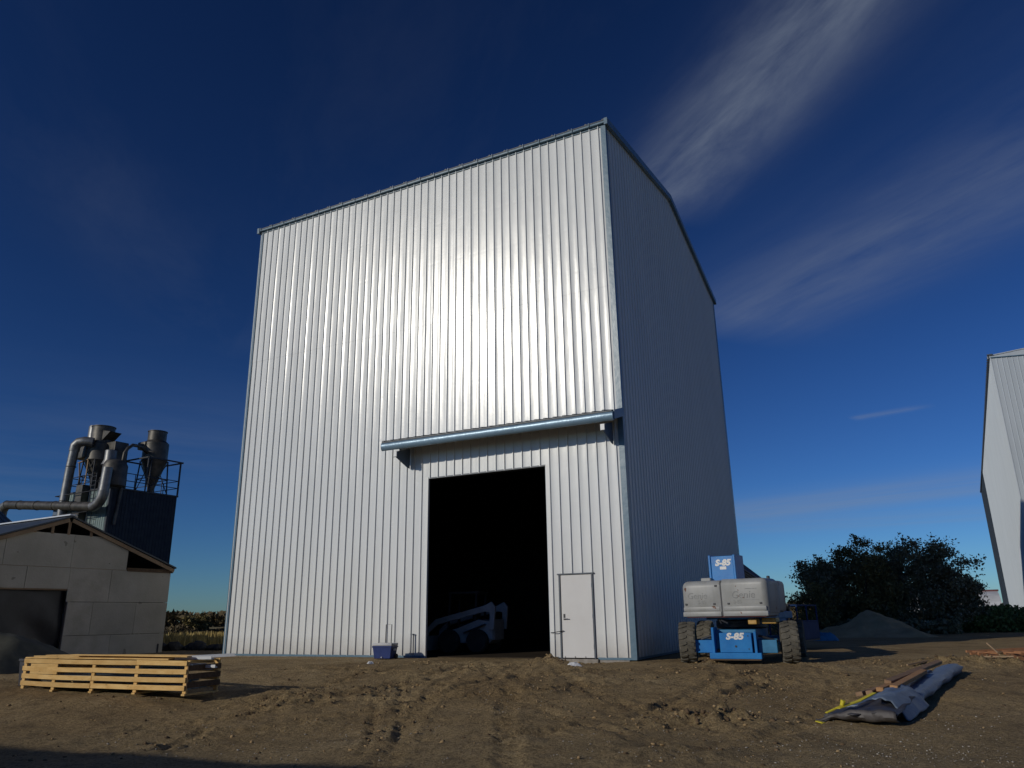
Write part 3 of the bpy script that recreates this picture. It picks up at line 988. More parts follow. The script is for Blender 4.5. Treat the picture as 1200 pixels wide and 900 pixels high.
# rounded, slightly kinked gutter-like fascia
fas = MB()
n = 60
rings = []
for i in range(n + 1):
    xx = CX0 - 0.02 + (CX1 + 0.04 - CX0) * i / n
    wob = 0.010 * mnoise.noise(Vector((xx * 1.3, 0, 0))) + (0.012 if abs(xx + 3.0) < 0.12 else 0)
    ring = []
    for (a, b) in ((0.0, 0.0), (-0.045, -0.012), (-0.080, -0.06), (-0.088, -0.13), (-0.072, -0.205), (-0.045, -0.255), (0.0, -0.275), (0.02, -0.27), (0.02, -0.0)):
        ring.append((xx, -CD + a + wob, zf_ - 0.01 + b))
    rings.append(ring)
k = len(rings[0])
vs = [p for r_ in rings for p in r_]
fs = [(i * k + j, i * k + (j + 1) % k, (i + 1) * k + (j + 1) % k, (i + 1) * k + j) for i in range(n) for j in range(k)]
fs += [tuple(range(k)), tuple(reversed(range(n * k, (n + 1) * k)))]
fas.add(vs, fs)
M['fascia'] = noisy_mat('glossy_blue_fascia', (0.16, 0.25, 0.33), (0.20, 0.30, 0.385), 2.0, 0.34, 0.25, 0.6, 0.4, 5.0, rvar=0.1)
fas.build('fascia', M['fascia'], bld, smooth=50)
for xx, sg in ((CX1 + 0.022, 1), (CX0 - 0.045, -1)):
    MB().prism([(-CD + 0.02, zf_ - 0.24), (-CD + 0.02, zf_ + 0.03), (-0.04, CW + 0.06), (-0.04, CW - 0.20)], 'x', xx, xx + 0.022).build('end_trim', M['trim'], bld)
# brackets: beam with a haunch to the wall
for xx in (-7.42, -0.30):
    MB().prism([(-CD + 0.06, 6.16), (-CD + 0.06, 6.34), (-0.04, 6.34 + 0.22), (-0.04, 5.90), (-0.18, 5.92)], 'x', xx - 0.012, xx + 0.012).box(xx - 0.075, xx + 0.075, -CD + 0.045, -CD + 0.06, 6.15, 6.34).build('canopy_beam', M['siding_dark'], bld)
    MB().box(xx - 0.06, xx + 0.06, -CD + 0.018, -CD + 0.043, 6.16, 6.33).build('beam_end', M['siding_side'], bld)
sof = MB()
xs = CX0 + 0.12
for yy in (-CD + 0.16, -0.14):
    sof.box(CX0 + 0.05, CX1 - 0.02, yy - 0.03, yy + 0.03, zf_ - 0.16 + (yy + CD) * 0.27, zf_ - 0.035 + (yy + CD) * 0.27)
sof.build('purlin', M['plank_grey'], bld)
bpy.data.objects.remove(can)

# ------------------------------------------------------------------ blue wheeled cooler by the wall
def local_world(x, y, z=0.0, o=(BX, BY), rz=BROT):
    c, s = math.cos(rz), math.sin(rz)
    return (o[0] + x * c - y * s, o[1] + x * s + y * c, z)


cw = local_world(-7.50, -0.95)
cool = empty('wheeled_cooler', (cw[0], cw[1], tz(cw[0], cw[1]) + 0.005), R(-20), 'navy blue picnic cooler with white lid and raised pull handle', 'cooler')
mb = MB()
mb.add([(-0.27, -0.17, 0.02), (0.27, -0.17, 0.02), (0.27, 0.17, 0.02), (-0.27, 0.17, 0.02), (-0.32, -0.2, 0.37), (0.32, -0.2, 0.37), (0.32, 0.2, 0.37), (-0.32, 0.2, 0.37)],
       [(0, 3, 2, 1), (4, 5, 6, 7), (0, 1, 5, 4), (1, 2, 6, 5), (2, 3, 7, 6), (3, 0, 4, 7)])
mb.box(-0.335, 0.335, -0.212, 0.212, 0.33, 0.375)
mb.build('body', M['cooler_blue'], cool, smooth=30, bevel=0.012)
MB().bbox(-0.33, 0.33, -0.21, 0.21, 0.378, 0.455, 0.02).build('lid', M['cooler_white'], cool, smooth=35)
MB().tube([(-0.105, 0.19, 0.2), (-0.105, 0.21, 0.98), (0.09, 0.21, 0.98), (0.09, 0.19, 0.2)], 0.013, 8).build('pull_handle', M['black_steel'], cool, smooth=40)
for sx in (-1, 1):
    MB().tube([(sx * 0.285, 0.13, 0.075), (sx * 0.335, 0.13, 0.075)], 0.075, 16).build('wheel', M['rubber_dark'], cool, smooth=40)
    MB().bbox(sx * 0.33 - 0.02, sx * 0.33 + 0.02, -0.07, 0.07, 0.24, 0.30, 0.008).build('side_grip', M['cooler_white'], cool)
MB().tube([(0.0, -0.2, 0.06), (0.0, -0.215, 0.06)], 0.02, 10).build('drain_plug', M['cooler_white'], cool)


def crumple(name, x, y, w_, d_, h_, mat, label, cat, seed=1, rz=0.0):
    rs = np.random.RandomState(seed)
    mb = MB()
    n = 9
    vs = []
    for j in range(n):
        for i in range(n):
            u, v = i / (n - 1) - 0.5, j / (n - 1) - 0.5
            e = max(0, 1 - (2 * max(abs(u), abs(v))) ** 3)
            vs.append((u * w_ + rs.uniform(-1, 1) * w_ * 0.05, v * d_ + rs.uniform(-1, 1) * d_ * 0.05, h_ * (0.15 + e * rs.uniform(0.3, 1.0))))
    fs = [(j * n + i, j * n + i + 1, (j + 1) * n + i + 1, (j + 1) * n + i) for j in range(n - 1) for i in range(n - 1)]
    b0 = len(vs)
    vs += [(p[0], p[1], -0.02) for p in vs[:]]
    rim = [i for i in range(n)] + [i * n + n - 1 for i in range(1, n)] + [(n - 1) * n + i for i in range(n - 2, -1, -1)] + [i * n for i in range(n - 2, 0, -1)]
    for a, b in zip(rim, rim[1:] + rim[:1]):
        fs.append((a, a + b0, b + b0, b))
    mb.add(vs, fs)
    o = mb.build(name, mat, None, smooth=25)
    o.location = (x, y, tz(x, y))
    o.rotation_euler = (0, 0, rz)
    return tag(o, label, cat)


crumple('paper_scrap', 1.42, 19.75, 0.34, 0.24, 0.09, M['paper'], 'crumpled white scrap lying on the dirt below the white door', 'litter', 3, 0.2)
crumple('flattened_can', -3.75, 20.55, 0.15, 0.10, 0.06, M['paper'], 'small pale can on the dirt left of the blue cooler', 'litter', 5, 0.6)

# ------------------------------------------------------------------ skid steer parked just inside
sk = empty('skid_steer', local_world(-6.95, 3.0, 0.04), BROT + R(6), 'white skid steer loader with raised rear arms parked in the dark doorway', 'loader')
# local x: +x is its rear (right in view), y across
SKW = 0.72
body = MB()
body.prism([(-0.75, 0.32), (0.95, 0.28), (1.10, 0.42), (1.08, 0.98), (0.55, 1.05), (-0.2, 0.78), (-0.75, 0.66)], 'y', -0.44, 0.44)
body.build('body', M['skid_white'], sk, bevel=0.02)
cab = MB()
for sy in (-0.4, 0.4):
    cab.bar((-0.55, sy, 0.68), (-0.48, sy, 1.92), 0.06).bar((0.45, sy, 0.98), (0.5, sy, 1.92), 0.06)
cab.box(-0.55, 0.58, -0.44, 0.44, 1.90, 1.97)
cab.build('cab_frame', M['black_steel'], sk)
MB().box(-0.2, 0.35, -0.24, 0.24, 0.80, 0.92).box(0.28, 0.38, -0.24, 0.24, 0.92, 1.42).build('seat', M['rubber_dark'], sk, bevel=0.02)
rear = MB().box(1.085, 1.15, -0.42, 0.42, 0.40, 1.05)
for i in range(6):
    rear.box(1.15, 1.165, -0.36, 0.36, 0.48 + i * 0.09, 0.51 + i * 0.09)
rear.build('rear_grille', M['skid_white'], sk)
for sy in (-1, 1):
    a = sy * 0.56
    arm = MB()
    arm.prism([(1.20, 0.72), (1.26, 1.45), (1.12, 1.62), (0.88, 1.50), (-0.95, 1.08), (-1.35, 0.72), (-1.42, 0.18), (-1.28, 0.18), (-1.22, 0.64), (-0.88, 0.90), (0.86, 1.30), (1.06, 1.28), (1.04, 0.75)], 'y', a - 0.05, a + 0.05)
    arm.build('lift_arm', M['skid_white'], sk, bevel=0.01)
    MB().prism([(0.75, 0.46), (1.12, 0.42), (1.12, 0.86), (0.86, 0.90)], 'y', sy * 0.47, sy * 0.50).build('side_panel', M['skid_white'], sk)
    MB().tube([(0.9, a, 0.9), (0.1, a, 0.62)], 0.035, 8).build('hydraulic_ram', M['chrome'], sk, smooth=40)
    for xx in (-0.42, 0.62):
        wy = sy * 0.60
        w_ = empty('wheel', (xx, wy, 0.36), 0, parent=sk)
        MB().at(rx=R(90)).lathe([(0.2, -0.13), (0.33, -0.14), (0.38, -0.08), (0.38, 0.08), (0.33, 0.14), (0.2, 0.13)], 22).build('tyre', M['rubber_dark'], w_, smooth=30)
        MB().at(rx=R(90)).lathe([(0.02, -0.10), (0.19, -0.09), (0.2, 0.09), (0.02, 0.10)], 16).build('rim', M['rim'], w_, smooth=30)
MB().prism([(-1.95, 0.10), (-1.30, 0.06), (-1.26, 0.52), (-1.42, 0.55), (-1.48, 0.22), (-1.95, 0.16)], 'y', -0.85, 0.85).build('bucket', M['skid_white'], sk)

# ------------------------------------------------------------------ blue boom lift
LZ = R(-23.0)
lift = empty('boom_lift', (5.50, 19.85, 0.0), LZ, 'blue and grey telescopic boom lift with large dusty tyres beside the tall building', 'boom lift')
lift.location.z = -0.02


def add_wheel(x, y, sgn):
    wv = empty('wheel', (x, y, 0.50), 0, parent=lift)
    wv.scale = (1.08, 0.85, 0.85)
    mb = MB().at(rz=R(90), rx=R(90))
    mb.M = Matrix.Rotation(R(90), 4, 'Y')
    prof = [(0.30, -0.155), (0.42, -0.185), (0.52, -0.185), (0.555, -0.15), (0.562, 0.0), (0.555, 0.15), (0.52, 0.185), (0.42, 0.185), (0.30, 0.155)]
    mb.lathe(prof, 40, cap=False)
    mb.build('tyre', M['rubber'], wv, smooth=35)
    # chevron lugs
    lg = MB()
    N = 20
    for i in range(N):
        for s_ in (-1, 1):
            th = 2 * math.pi * (i + (0.5 if s_ > 0 else 0)) / N
            for (xa, ta, xb, tb) in ((0.012, 0.0, 0.095, 0.07), (0.095, 0.07, 0.185, 0.10)):
                pts = []
                for (xx, tt, wd) in ((xa, ta, 0.055), (xb, tb, 0.062)):
                    rr = 0.590 if xx < 0.15 else 0.565
                    ri = 0.54 if xx < 0.15 else 0.50
                    for (r_, dt) in ((ri, -wd), (rr, -wd * 0.9), (rr, wd * 0.9), (ri, wd)):
                        a = th + tt + dt
                        pts.append((s_ * xx, r_ * math.cos(a), r_ * math.sin(a)))
                lg.add(pts, [(0, 1, 2, 3), (7, 6, 5, 4), (0, 4, 5, 1), (1, 5, 6, 2), (2, 6, 7, 3), (3, 7, 4, 0)])
    lg.build('tread', M['rubber'], wv)
    rim = MB()
    rim.M = Matrix.Rotation(R(90), 4, 'Y')
    rim.lathe([(0.03, 0.04 * sgn), (0.16, 0.05 * sgn), (0.18, 0.11 * sgn), (0.27, 0.12 * sgn), (0.31, 0.16 * sgn), (0.31, -0.15 * sgn), (0.03, -0.12 * sgn)], 24)
    rim.build('rim', M['rim'], wv, smooth=30)
    return wv


wl = [add_wheel(-1.20, 0, -1), add_wheel(1.25, 0, 1), add_wheel(-1.20, 2.75, -1), add_wheel(1.25, 2.75, 1)]
wl[0].rotation_euler = (0, 0, R(7))
wl[1].rotation_euler = (0, 0, R(7))
MB().bbox(-0.50, 0.50, -0.10, 2.9, 0.34, 0.80, 0.03).build('chassis', M['blue_dull'], lift, bevel=0)
ax = MB()
ax.bbox(-0.98, 0.98, -0.12, 0.14, 0.34, 0.58, 0.02).bbox(-0.98, 0.98, 2.62, 2.88, 0.34, 0.58, 0.02)
ax.build('axle', M['blue_dull'], lift)
for sx in (-1, 1):
    MB().bbox(sx * 0.76 - 0.22, sx * 0.76 + 0.22, -0.30, 0.08, 0.26, 0.56, 0.015).build('axle_housing', M['blue_dull'] if sx > 0 else M['blue_paint'], lift)
    MB().tube([(sx * 0.56, -0.26, 0.66), (sx * 1.0, -0.18, 0.52)], 0.03, 8).build('steering_ram', M['black_steel'], lift, smooth=40)
    MB().bbox(sx * 0.50 - 0.03, sx * 0.50 + 0.03, -0.48, 0.1, 0.16, 0.86 if sx < 0 else 0.76, 0.01).build('side_bracket', M['blue_paint'], lift)
MB().bbox(-0.60, 0.62, -0.52, -0.20, 0.13, 0.27, 0.012).build('front_plate', M['blue_paint'], lift)
MB().box(-0.58, 0.60, -0.515, -0.22, 0.10, 0.127).build('rusty_lip', M['plank_dark'], lift)
nb = MB().bbox(-0.34, 0.42, -0.50, -0.12, 0.275, 0.73, 0.012).build('front_box', M['blue_paint'], lift)
lt = text_mesh('S-85', 0.20, 0.002, M['white_print'], nb, 'lettering', shear=0.25, offset=0.011, xscale=1.15)
lt.location = (0.02, -0.5045, 0.645)
for (xx, zz) in ((0.04, 0.42), (0.34, 0.36), (0.34, 0.66)):
    MB().tube([(xx, -0.507, zz), (xx, -0.498, zz)], 0.026 if xx < 0.1 else 0.014, 10).build('bolt_hole', M['black_steel'], nb)
MB().at((0.0, 1.35, 0)).lathe([(0.62, 0.80), (0.66, 0.84), (0.66, 1.00), (0.60, 1.05)], 28).build('slew_ring', M['black_steel'], lift, smooth=30)
for zz in (0.0, 0.02):
    MB().tube([(-0.3 + zz * 8, -0.2, 0.95), (-0.38, 0.0, 1.05), (-0.25, 0.4, 1.02), (0.1, 0.9, 1.12)], 0.02, 6).build('hose', M['black_steel'], lift)

tt = empty('turntable', (0, 0, 0), 0, parent=lift)
bpy.data.objects.remove(tt)
TR = R(-12.5)                                     # turntable swung right of the chassis
TC = (0.17, 1.30)                                 # slew centre in lift axes


def tmb(z=0.0):
    m_ = MB()
    m_.M = Matrix.Translation((TC[0], TC[1], z)) @ Matrix.Rotation(TR, 4, 'Z')
    return m_


tmb().bbox(-0.75, 0.75, -1.0, 1.5, 1.04, 1.22, 0.02).build('turntable', M['blue_dull'], lift)


def shell(x0, x1, y0, y1, z0, z1, rc, corner):
    """grey plastic hood: box with a big rounded top and vertical corner, and two moulded grooves"""
    m_ = tmb()
    bm = bmesh.new()
    bmesh.ops.create_cube(bm, size=1)
    for v in bm.verts:
        v.co = Vector(((x0 + x1) / 2 + v.co.x * (x1 - x0), (y0 + y1) / 2 + v.co.y * (y1 - y0), (z0 + z1) / 2 + v.co.z * (z1 - z0)))
    es = []
    for e in bm.edges:
        a, b = e.verts[0].co, e.verts[1].co
        vert = abs(a.z - b.z) > 0.1
        front = a.y < y0 + 0.01 and b.y < y0 + 0.01
        outer = abs(a.x - corner) < 0.01 and abs(b.x - corner) < 0.01
        topE = a.z > z1 - 0.01 and b.z > z1 - 0.01
        if (vert and front and outer) or (topE and (front or outer)):
            es.append(e)
    bmesh.ops.bevel(bm, geom=es, offset=rc, segments=6, affect='EDGES', profile=0.5)
    rest = [e for e in bm.edges if len(e.link_faces) == 2 and e.calc_face_angle(0) > 0.7]
    bmesh.ops.bevel(bm, geom=rest, offset=0.015, segments=2, affect='EDGES', profile=0.5)
    bm.verts.index_update()
    m_.add([tuple(v.co) for v in bm.verts], [[v.index for v in f.verts] for f in bm.faces])
    bm.free()
    return m_


def hood_mat():
    m, t, b = base_mat('scuffed_grey_hood', (0.3, 0.31, 0.3), 0.45)
    tcn = t.new('ShaderNodeTexCoord')
    P = tcn.outputs['Object']
    n = t.noise(P, 1.6, 5, 0.6)
    col = t.ramp(n, [(0.35, (0.27, 0.275, 0.26)), (0.65, (0.35, 0.355, 0.345))])
    mp = t.new('ShaderNodeMapping', {'Scale': (5, 5, 0.8)})
    t.l.new(P, mp.inputs[0])
    n2 = t.noise(mp.outputs[0], 1.0, 5, 0.65)
    col = t.mix(t.m('MULTIPLY', t.m('SUBTRACT', n2, 0.5, clamp=True), 1.8, clamp=True), col, (0.20, 0.195, 0.18))
    n3 = t.noise(P, 4.2, 2, 0.5)
    ch = t.m('GREATER_THAN', n3, 0.69)
    col = t.mix(ch, col, (0.13, 0.055, 0.03))
    t.l.new(col, b.inputs['Base Color'])
    return m


M['hood'] = hood_mat()
HY = -1.62
hl = shell(-1.13, -0.075, HY, -0.35, 1.18, 2.00, 0.17, -1.13).build('engine_hood', M['hood'], lift, smooth=35)
hr = shell(-0.045, 1.11, HY, -0.75, 1.18, 2.02, 0.15, 1.11).build('engine_hood', M['hood'], lift, smooth=35)
# lower skirts with the horizontal grooves
for (x0, x1) in ((-1.10, -0.085), (-0.035, 1.085)):
    mm = tmb()
    mm.bbox(x0, x1, HY - 0.018, -0.8, 1.12, 1.235, 0.012)
    mm.bbox(x0 + 0.02, x1 - 0.03, HY - 0.014, -0.8, 1.255, 1.355, 0.012)
    mm.build('hood_skirt', M['hood'], lift, smooth=35)
tmb().box(-0.085, -0.035, HY + 0.01, HY + 0.05, 1.13, 1.97).build('hood_gap', M['black_steel'], lift)
tmb().box(-1.02, 1.02, HY + 0.03, -0.8, 1.095, 1.12).build('red_rubbing_edge', M['red_barn'], lift)
tmb().bbox(-0.62, -0.35, HY + 0.14, HY + 0.5, 1.97, 2.07, 0.03).build('filler_bump', M['hood'], lift)
for (x_, z_) in ((-1.0, 1.42), (-0.25, 1.42), (0.12, 1.42), (0.93, 1.42), (-0.18, 1.86)):
    tmb().bbox(x_ - 0.03, x_ + 0.03, HY - 0.016, HY + 0.01, z_ - 0.022, z_ + 0.022, 0.006).build('latch', M['black_steel'], lift)
tmb().box(0.56, 0.86, HY - 0.0045, HY + 0.002, 1.76, 1.775).box(0.54, 0.90, HY - 0.0045, HY + 0.002, 1.50, 1.508).build('scratch', M['ghost_print'], lift)
# side hood on the right, further back
tmb().bbox(0.66, 1.06, -0.73, 0.05, 1.20, 1.98, 0.10).build('side_hood', M['hood'], lift, smooth=35)
tmb().bbox(0.80, 0.87, -0.6, -0.5, 1.97, 2.10, 0.02).build('exhaust_stub', M['black_steel'], lift)
tmb().bbox(0.78, 1.13, -1.25, -0.95, 0.93, 1.07, 0.02).build('amber_lamp', M['amber'], lift)
tmb().bbox(0.48, 0.70, -1.40, -1.15, 0.92, 1.06, 0.02).build('amber_lamp', M['amber'], lift)
# faded hood lettering
for (cx_, s_, mtx) in ((-0.70, 0.22, 'ghost_print'), (0.50, 0.25, 'faint_print')):
    p = Matrix.Translation((TC[0], TC[1], 0)) @ Matrix.Rotation(TR, 4, 'Z') @ Vector((cx_, HY - 0.004, 1.62))
    l1 = text_mesh('Genie', s_, 0.001, M[mtx], lift, 'hood_lettering', shear=0.15)
    l1.location = p
    l1.rotation_euler = (0, 0, TR)
    p2 = Matrix.Translation((TC[0], TC[1], 0)) @ Matrix.Rotation(TR, 4, 'Z') @ Vector((cx_ + (0.12 if cx_ < 0 else -0.15), HY - 0.004, 1.46))
    l2 = text_mesh('S-85', 0.12, 0.001, M['ghost_print'], lift, 'hood_lettering', offset=0.003)
    l2.location = p2
    l2.rotation_euler = (0, 0, TR)
# boom pivot tower with the number
BXW = (-0.37, 0.22)
tw_ = tmb()
tw_.bbox(BXW[0], BXW[1], -1.30, -0.75, 1.95, 2.61, 0.012)
tower = tw_.build('pivot_housing', M['blue_paint'], lift)
sidep = tmb().bbox(BXW[0] - 0.06, BXW[0] - 0.004, -1.33, -0.7, 1.95, 2.64, 0.01).build('side_plate', M['blue_paint'], lift)
tmb().bbox(BXW[1] + 0.004, BXW[1] + 0.06, -1.33, -0.7, 1.95, 2.63, 0.01).build('side_plate', M['blue_paint'], lift)
for (body, size, zz, mt) in (('S-85', 0.205, 2.435, 'white_print'),):
    p = Matrix.Translation((TC[0], TC[1], 0)) @ Matrix.Rotation(TR, 4, 'Z') @ Vector((-0.06, -1.304, zz))
    l = text_mesh(body, size, 0.002, M[mt], tower, 'lettering', shear=0.25, offset=0.012, xscale=1.1)
    l.location = p
    l.rotation_euler = (0, 0, TR)
tmb().box(-0.14, 0.03, -1.305, -1.299, 2.27, 2.345).build('white_sticker', M['white_print'], tower)
# main boom sloping down behind, jib and platform
M['blue_shaded'] = noisy_mat('shaded_boom_blue', (0.010, 0.032, 0.11), (0.016, 0.05, 0.15), 3.0, 0.7, 0, 0.25)  # boom blue darkened, its shade is put into the colour
bo = tmb()
bo.bar((-0.02, -0.95, 2.38), (-0.18, 2.2, 1.80), 0.34, 0.42)
bo.build('boom', M['blue_shaded'], lift, bevel=0.02)
tmb().bar((-0.17, 2.1, 1.82), (-0.40, 4.3, 1.38), 0.28, 0.36).build('boom', M['blue_shaded'], lift, bevel=0.015)
tmb().bar((-0.39, 4.2, 1.45), (-0.45, 4.75, 0.70), 0.24, 0.30).build('jib', M['blue_shaded'], lift, bevel=0.015)
tmb().tube([(-0.2, -0.2, 1.4), (0.0, 1.5, 1.75)], 0.09, 12).build('lift_cylinder', M['black_steel'], lift, smooth=40)
for k_ in range(4):
    tmb().tube([(0.17, -0.5, 2.30 - k_ * 0.07), (0.12, 1.0, 2.05 - k_ * 0.07), (0.04, 2.3, 1.80 - k_ * 0.05), (-0.08, 3.4, 1.60 - k_ * 0.04), (-0.18, 4.3, 1.3), (-0.25, 4.9, 0.8)], 0.024, 6).build('hose', M['black_steel'], lift, smooth=60)
pf = tmb(0.0)
for zz in (0.35, 0.9, 1.4):
    for (a, b) in (((-1.0, 4.9), (-0.1, 4.9)), ((-0.1, 4.9), (-0.1, 7.2)), ((-0.1, 7.2), (-1.0, 7.2)), ((-1.0, 7.2), (-1.0, 4.9))):
        pf.tube([(a[0], a[1], zz), (b[0], b[1], zz)], 0.025, 6)
for (a, b) in ((-1.0, 4.9), (-0.55, 4.9), (-0.1, 4.9), (-0.1, 6.0), (-0.1, 7.2), (-1.0, 6.0), (-1.0, 7.2)):
    pf.tube([(a, b, 0.3), (a, b, 1.4)], 0.025, 6)
pf.build('platform_rails', M['blue_shaded'], lift, smooth=40)
tmb().box(-1.02, -0.08, 4.88, 7.22, 0.28, 0.33).build('platform_floor', M['black_steel'], lift)
tmb().box(-0.09, -0.06, 4.95, 7.15, 0.36, 0.88).build('side_panel', M['blue_shaded'], lift)
tmb().bbox(-0.75, -0.3, 4.78, 4.98, 1.1, 1.45, 0.03).build('control_box', M['black_steel'], lift)
tmb().box(-0.65, -0.3, 4.6, 4.9, 0.40, 0.90).build('platform_mount', M['blue_shaded'], lift)

# ------------------------------------------------------------------ long slatted crate
PX, PY = -6.20, 15.10
PL, PD = 4.57, 0.82
cz = terrain_low(np.array([-8.2]), np.array([16.2]))[0] + 0.03
crate = empty('slatted_crate', (PX, PY, cz), R(-23.2), 'long pine slatted shipping crate lying on the dirt before the grey shed', 'crate')
rs = random.Random(3)
postx = [-PL + 0.04, -PL * 0.79, -PL * 0.545, -PL * 0.285, -0.03]


def plank(mb, x0, x1, y, z, hgt, th=0.025, sag=0.0, tilt=0.0):
    n = 8
    vs = []
    for i in range(n + 1):
        u = i / n
        xx = x0 + (x1 - x0) * u
        dz_ = sag * math.sin(u * math.pi) + tilt * (u - 0.5)
        dy = 0.006 * math.sin(u * 5 + z * 9)
        vs += [(xx, y + dy, z + dz_), (xx, y + dy + th, z + dz_), (xx, y + dy + th, z + dz_ + hgt), (xx, y + dy, z + dz_ + hgt)]
    fs = [(0, 1, 2, 3), (n * 4 + 3, n * 4 + 2, n * 4 + 1, n * 4)]
    for i in range(n):
        for j in range(4):
            a, b = i * 4 + j, i * 4 + (j + 1) % 4
            fs.append((a, a + 4, b + 4, b))
    return mb.add(vs, fs)


for side, yy in ((0, -0.027), (1, PD + 0.002)):
    for k_, zz in enumerate((0.065, 0.205, 0.355, 0.505)):
        x0, x1 = -PL, 0.0
        if k_ in (0, 1, 2) and side == 0:
            mid = -PL * 0.545
            plank(MB(), x0, mid - 0.004, yy, zz, 0.088, sag=-0.008, tilt=-0.02 + rs.uniform(-.006, .006)).build('slat', M['plank'], crate)
            plank(MB(), mid + 0.004, x1, yy, zz - 0.008, 0.088, sag=-0.004, tilt=rs.uniform(-.008, .008)).build('slat', M['plank'], crate)
        else:
            plank(MB(), x0 + 0.03, -PL * 0.285 - 0.006, yy, zz, 0.085, sag=-0.006, tilt=-0.015).build('slat', M['plank'], crate)
            plank(MB(), -PL * 0.285 + 0.006, x1, yy, zz - 0.006, 0.088, tilt=rs.uniform(-.008, .008)).build('slat', M['plank'], crate)
plank(MB(), -PL + 0.25, -PL * 0.79 + 0.1, -0.03, 0.30, 0.20, 0.024).build('slat', M['plank'], crate)
for side, yy in ((0, 0.002), (1, PD - 0.042)):
    for xx in postx:
        MB().box(xx - 0.045, xx + 0.045, yy, yy + 0.04, 0.0, 0.55 + rs.uniform(0, 0.02)).build('post', M['plank'], crate, bevel=0.004)
for xx in postx:
    MB().box(xx - 0.044, xx + 0.044, -0.02, PD + 0.02, -0.035, -0.002).build('skid', M['plank'], crate, bevel=0.003)
    MB().box(xx - 0.04, xx + 0.04, 0.045, PD - 0.045, 0.555, 0.585).build('cross_batten', M['plank'], crate)
for k_, zz in enumerate((0.10, 0.25, 0.40)):
    MB().box(0.004, 0.03, 0.0, PD + 0.02, zz, zz + 0.10).build('end_board', M['plank_dark'], crate)
for k_ in range(5):
    z_ = 0.60 + (0.028 if k_ % 2 else 0)
    mb = plank(MB(), -PL - rs.uniform(-0.05, 0.10), -rs.uniform(0.0, 0.5) - 0.1, -0.02 + k_ * 0.175, z_, 0.022, 0.13, sag=0.012 * rs.uniform(-1, 1), tilt=rs.uniform(-.02, .02))
    mb.build('lid_board', M['plank'], crate)
plank(MB(), -PL * 0.7, -0.05, 0.02, 0.655, 0.02, 0.12, tilt=-0.02).build('lid_board', M['plank'], crate)
# bundled metal inside
ml = lambda x, y, z: local_world(x, y, z, (PX, PY), R(-23.2))
rsn = random.Random(5)
for k_, (x0, x1, zz, y0) in enumerate(((-4.3, -0.15, 0.06, 0.10), (-4.2, -0.4, 0.17, 0.14), (-3.9, -0.1, 0.26, 0.08), (-2.6, -0.05, 0.40, 0.12), (-1.6, -0.2, 0.47, 0.1))):
    mb = MB()
    for j in range(3):
        mb.bar((x0, y0 + 0.1 + j * 0.19, zz + j * 0.004), (x1, y0 + 0.12 + j * 0.19, zz + 0.004 * j + rsn.uniform(-.01, .02)), 0.16, 0.035)
    o = mb.build('flashing_bundle', M['blue_sheet'])
    o.location = (PX, PY, cz)
    o.rotation_euler = (0, 0, R(-23.2))
    tag(o, ['blue grey flashing strips lying on the crate floor', 'blue grey flashing strips second from the crate floor', 'middle layer of blue grey flashing inside the slatted crate',
            'upper short blue grey flashing seen through the top gap of the crate', 'topmost shortest blue grey flashing at the right end inside the crate'][k_], 'flashing', 'metal flashing packed in the crate')
for k_, (a, b, wd) in enumerate((((-0.35, 0.30, 0.615), (0.42, 0.80, 0.64), 0.09), ((-0.5, 0.18, 0.60), (0.33, 0.28, 0.61), 0.07), ((-0.4, 0.5, 0.43), (0.30, 0.42, 0.45), 0.05))):
    o = MB().bar(a, b, wd, 0.022).bar((a[0], a[1] - wd / 2, a[2] + 0.02), (b[0], b[1] - wd / 2, b[2] + 0.02), 0.012, 0.05).build('flashing_strip', M['metal_strip'])
    o.location = (PX, PY, cz + 0.0)
    o.rotation_euler = (0, 0, R(-23.2))
    tag(o, ['longest white metal strip sticking out past the right end of the crate', 'short white metal strip on top of the crate beside the longest one', 'white metal strip poking out of the crate end between its boards'][k_],
        'flashing', 'white metal strips sticking out of the crate')

# dark tub at the left end of the crate
tb = empty('plastic_tub', (-10.42, 17.25, tz(-10.42, 17.25)), R(-20), 'dark blue plastic tub standing at the left end of the slatted crate', 'tub')
MB().lathe([(0.24, 0.0), (0.30, 0.03), (0.36, 0.60), (0.39, 0.62), (0.39, 0.66), (0.34, 0.66), (0.28, 0.05), (0.02, 0.04)], 24, cap=False).build('tub_shell', M['black_wrap'], tb, smooth=35)
MB().tube([(0.33, 0, 0.52), (0.44, -0.06, 0.50), (0.44, 0.06, 0.50), (0.33, 0.02, 0.52)], 0.015, 6).build('handle', M['black_steel'], tb)

tb.scale = (0.72, 0.72, 0.85)

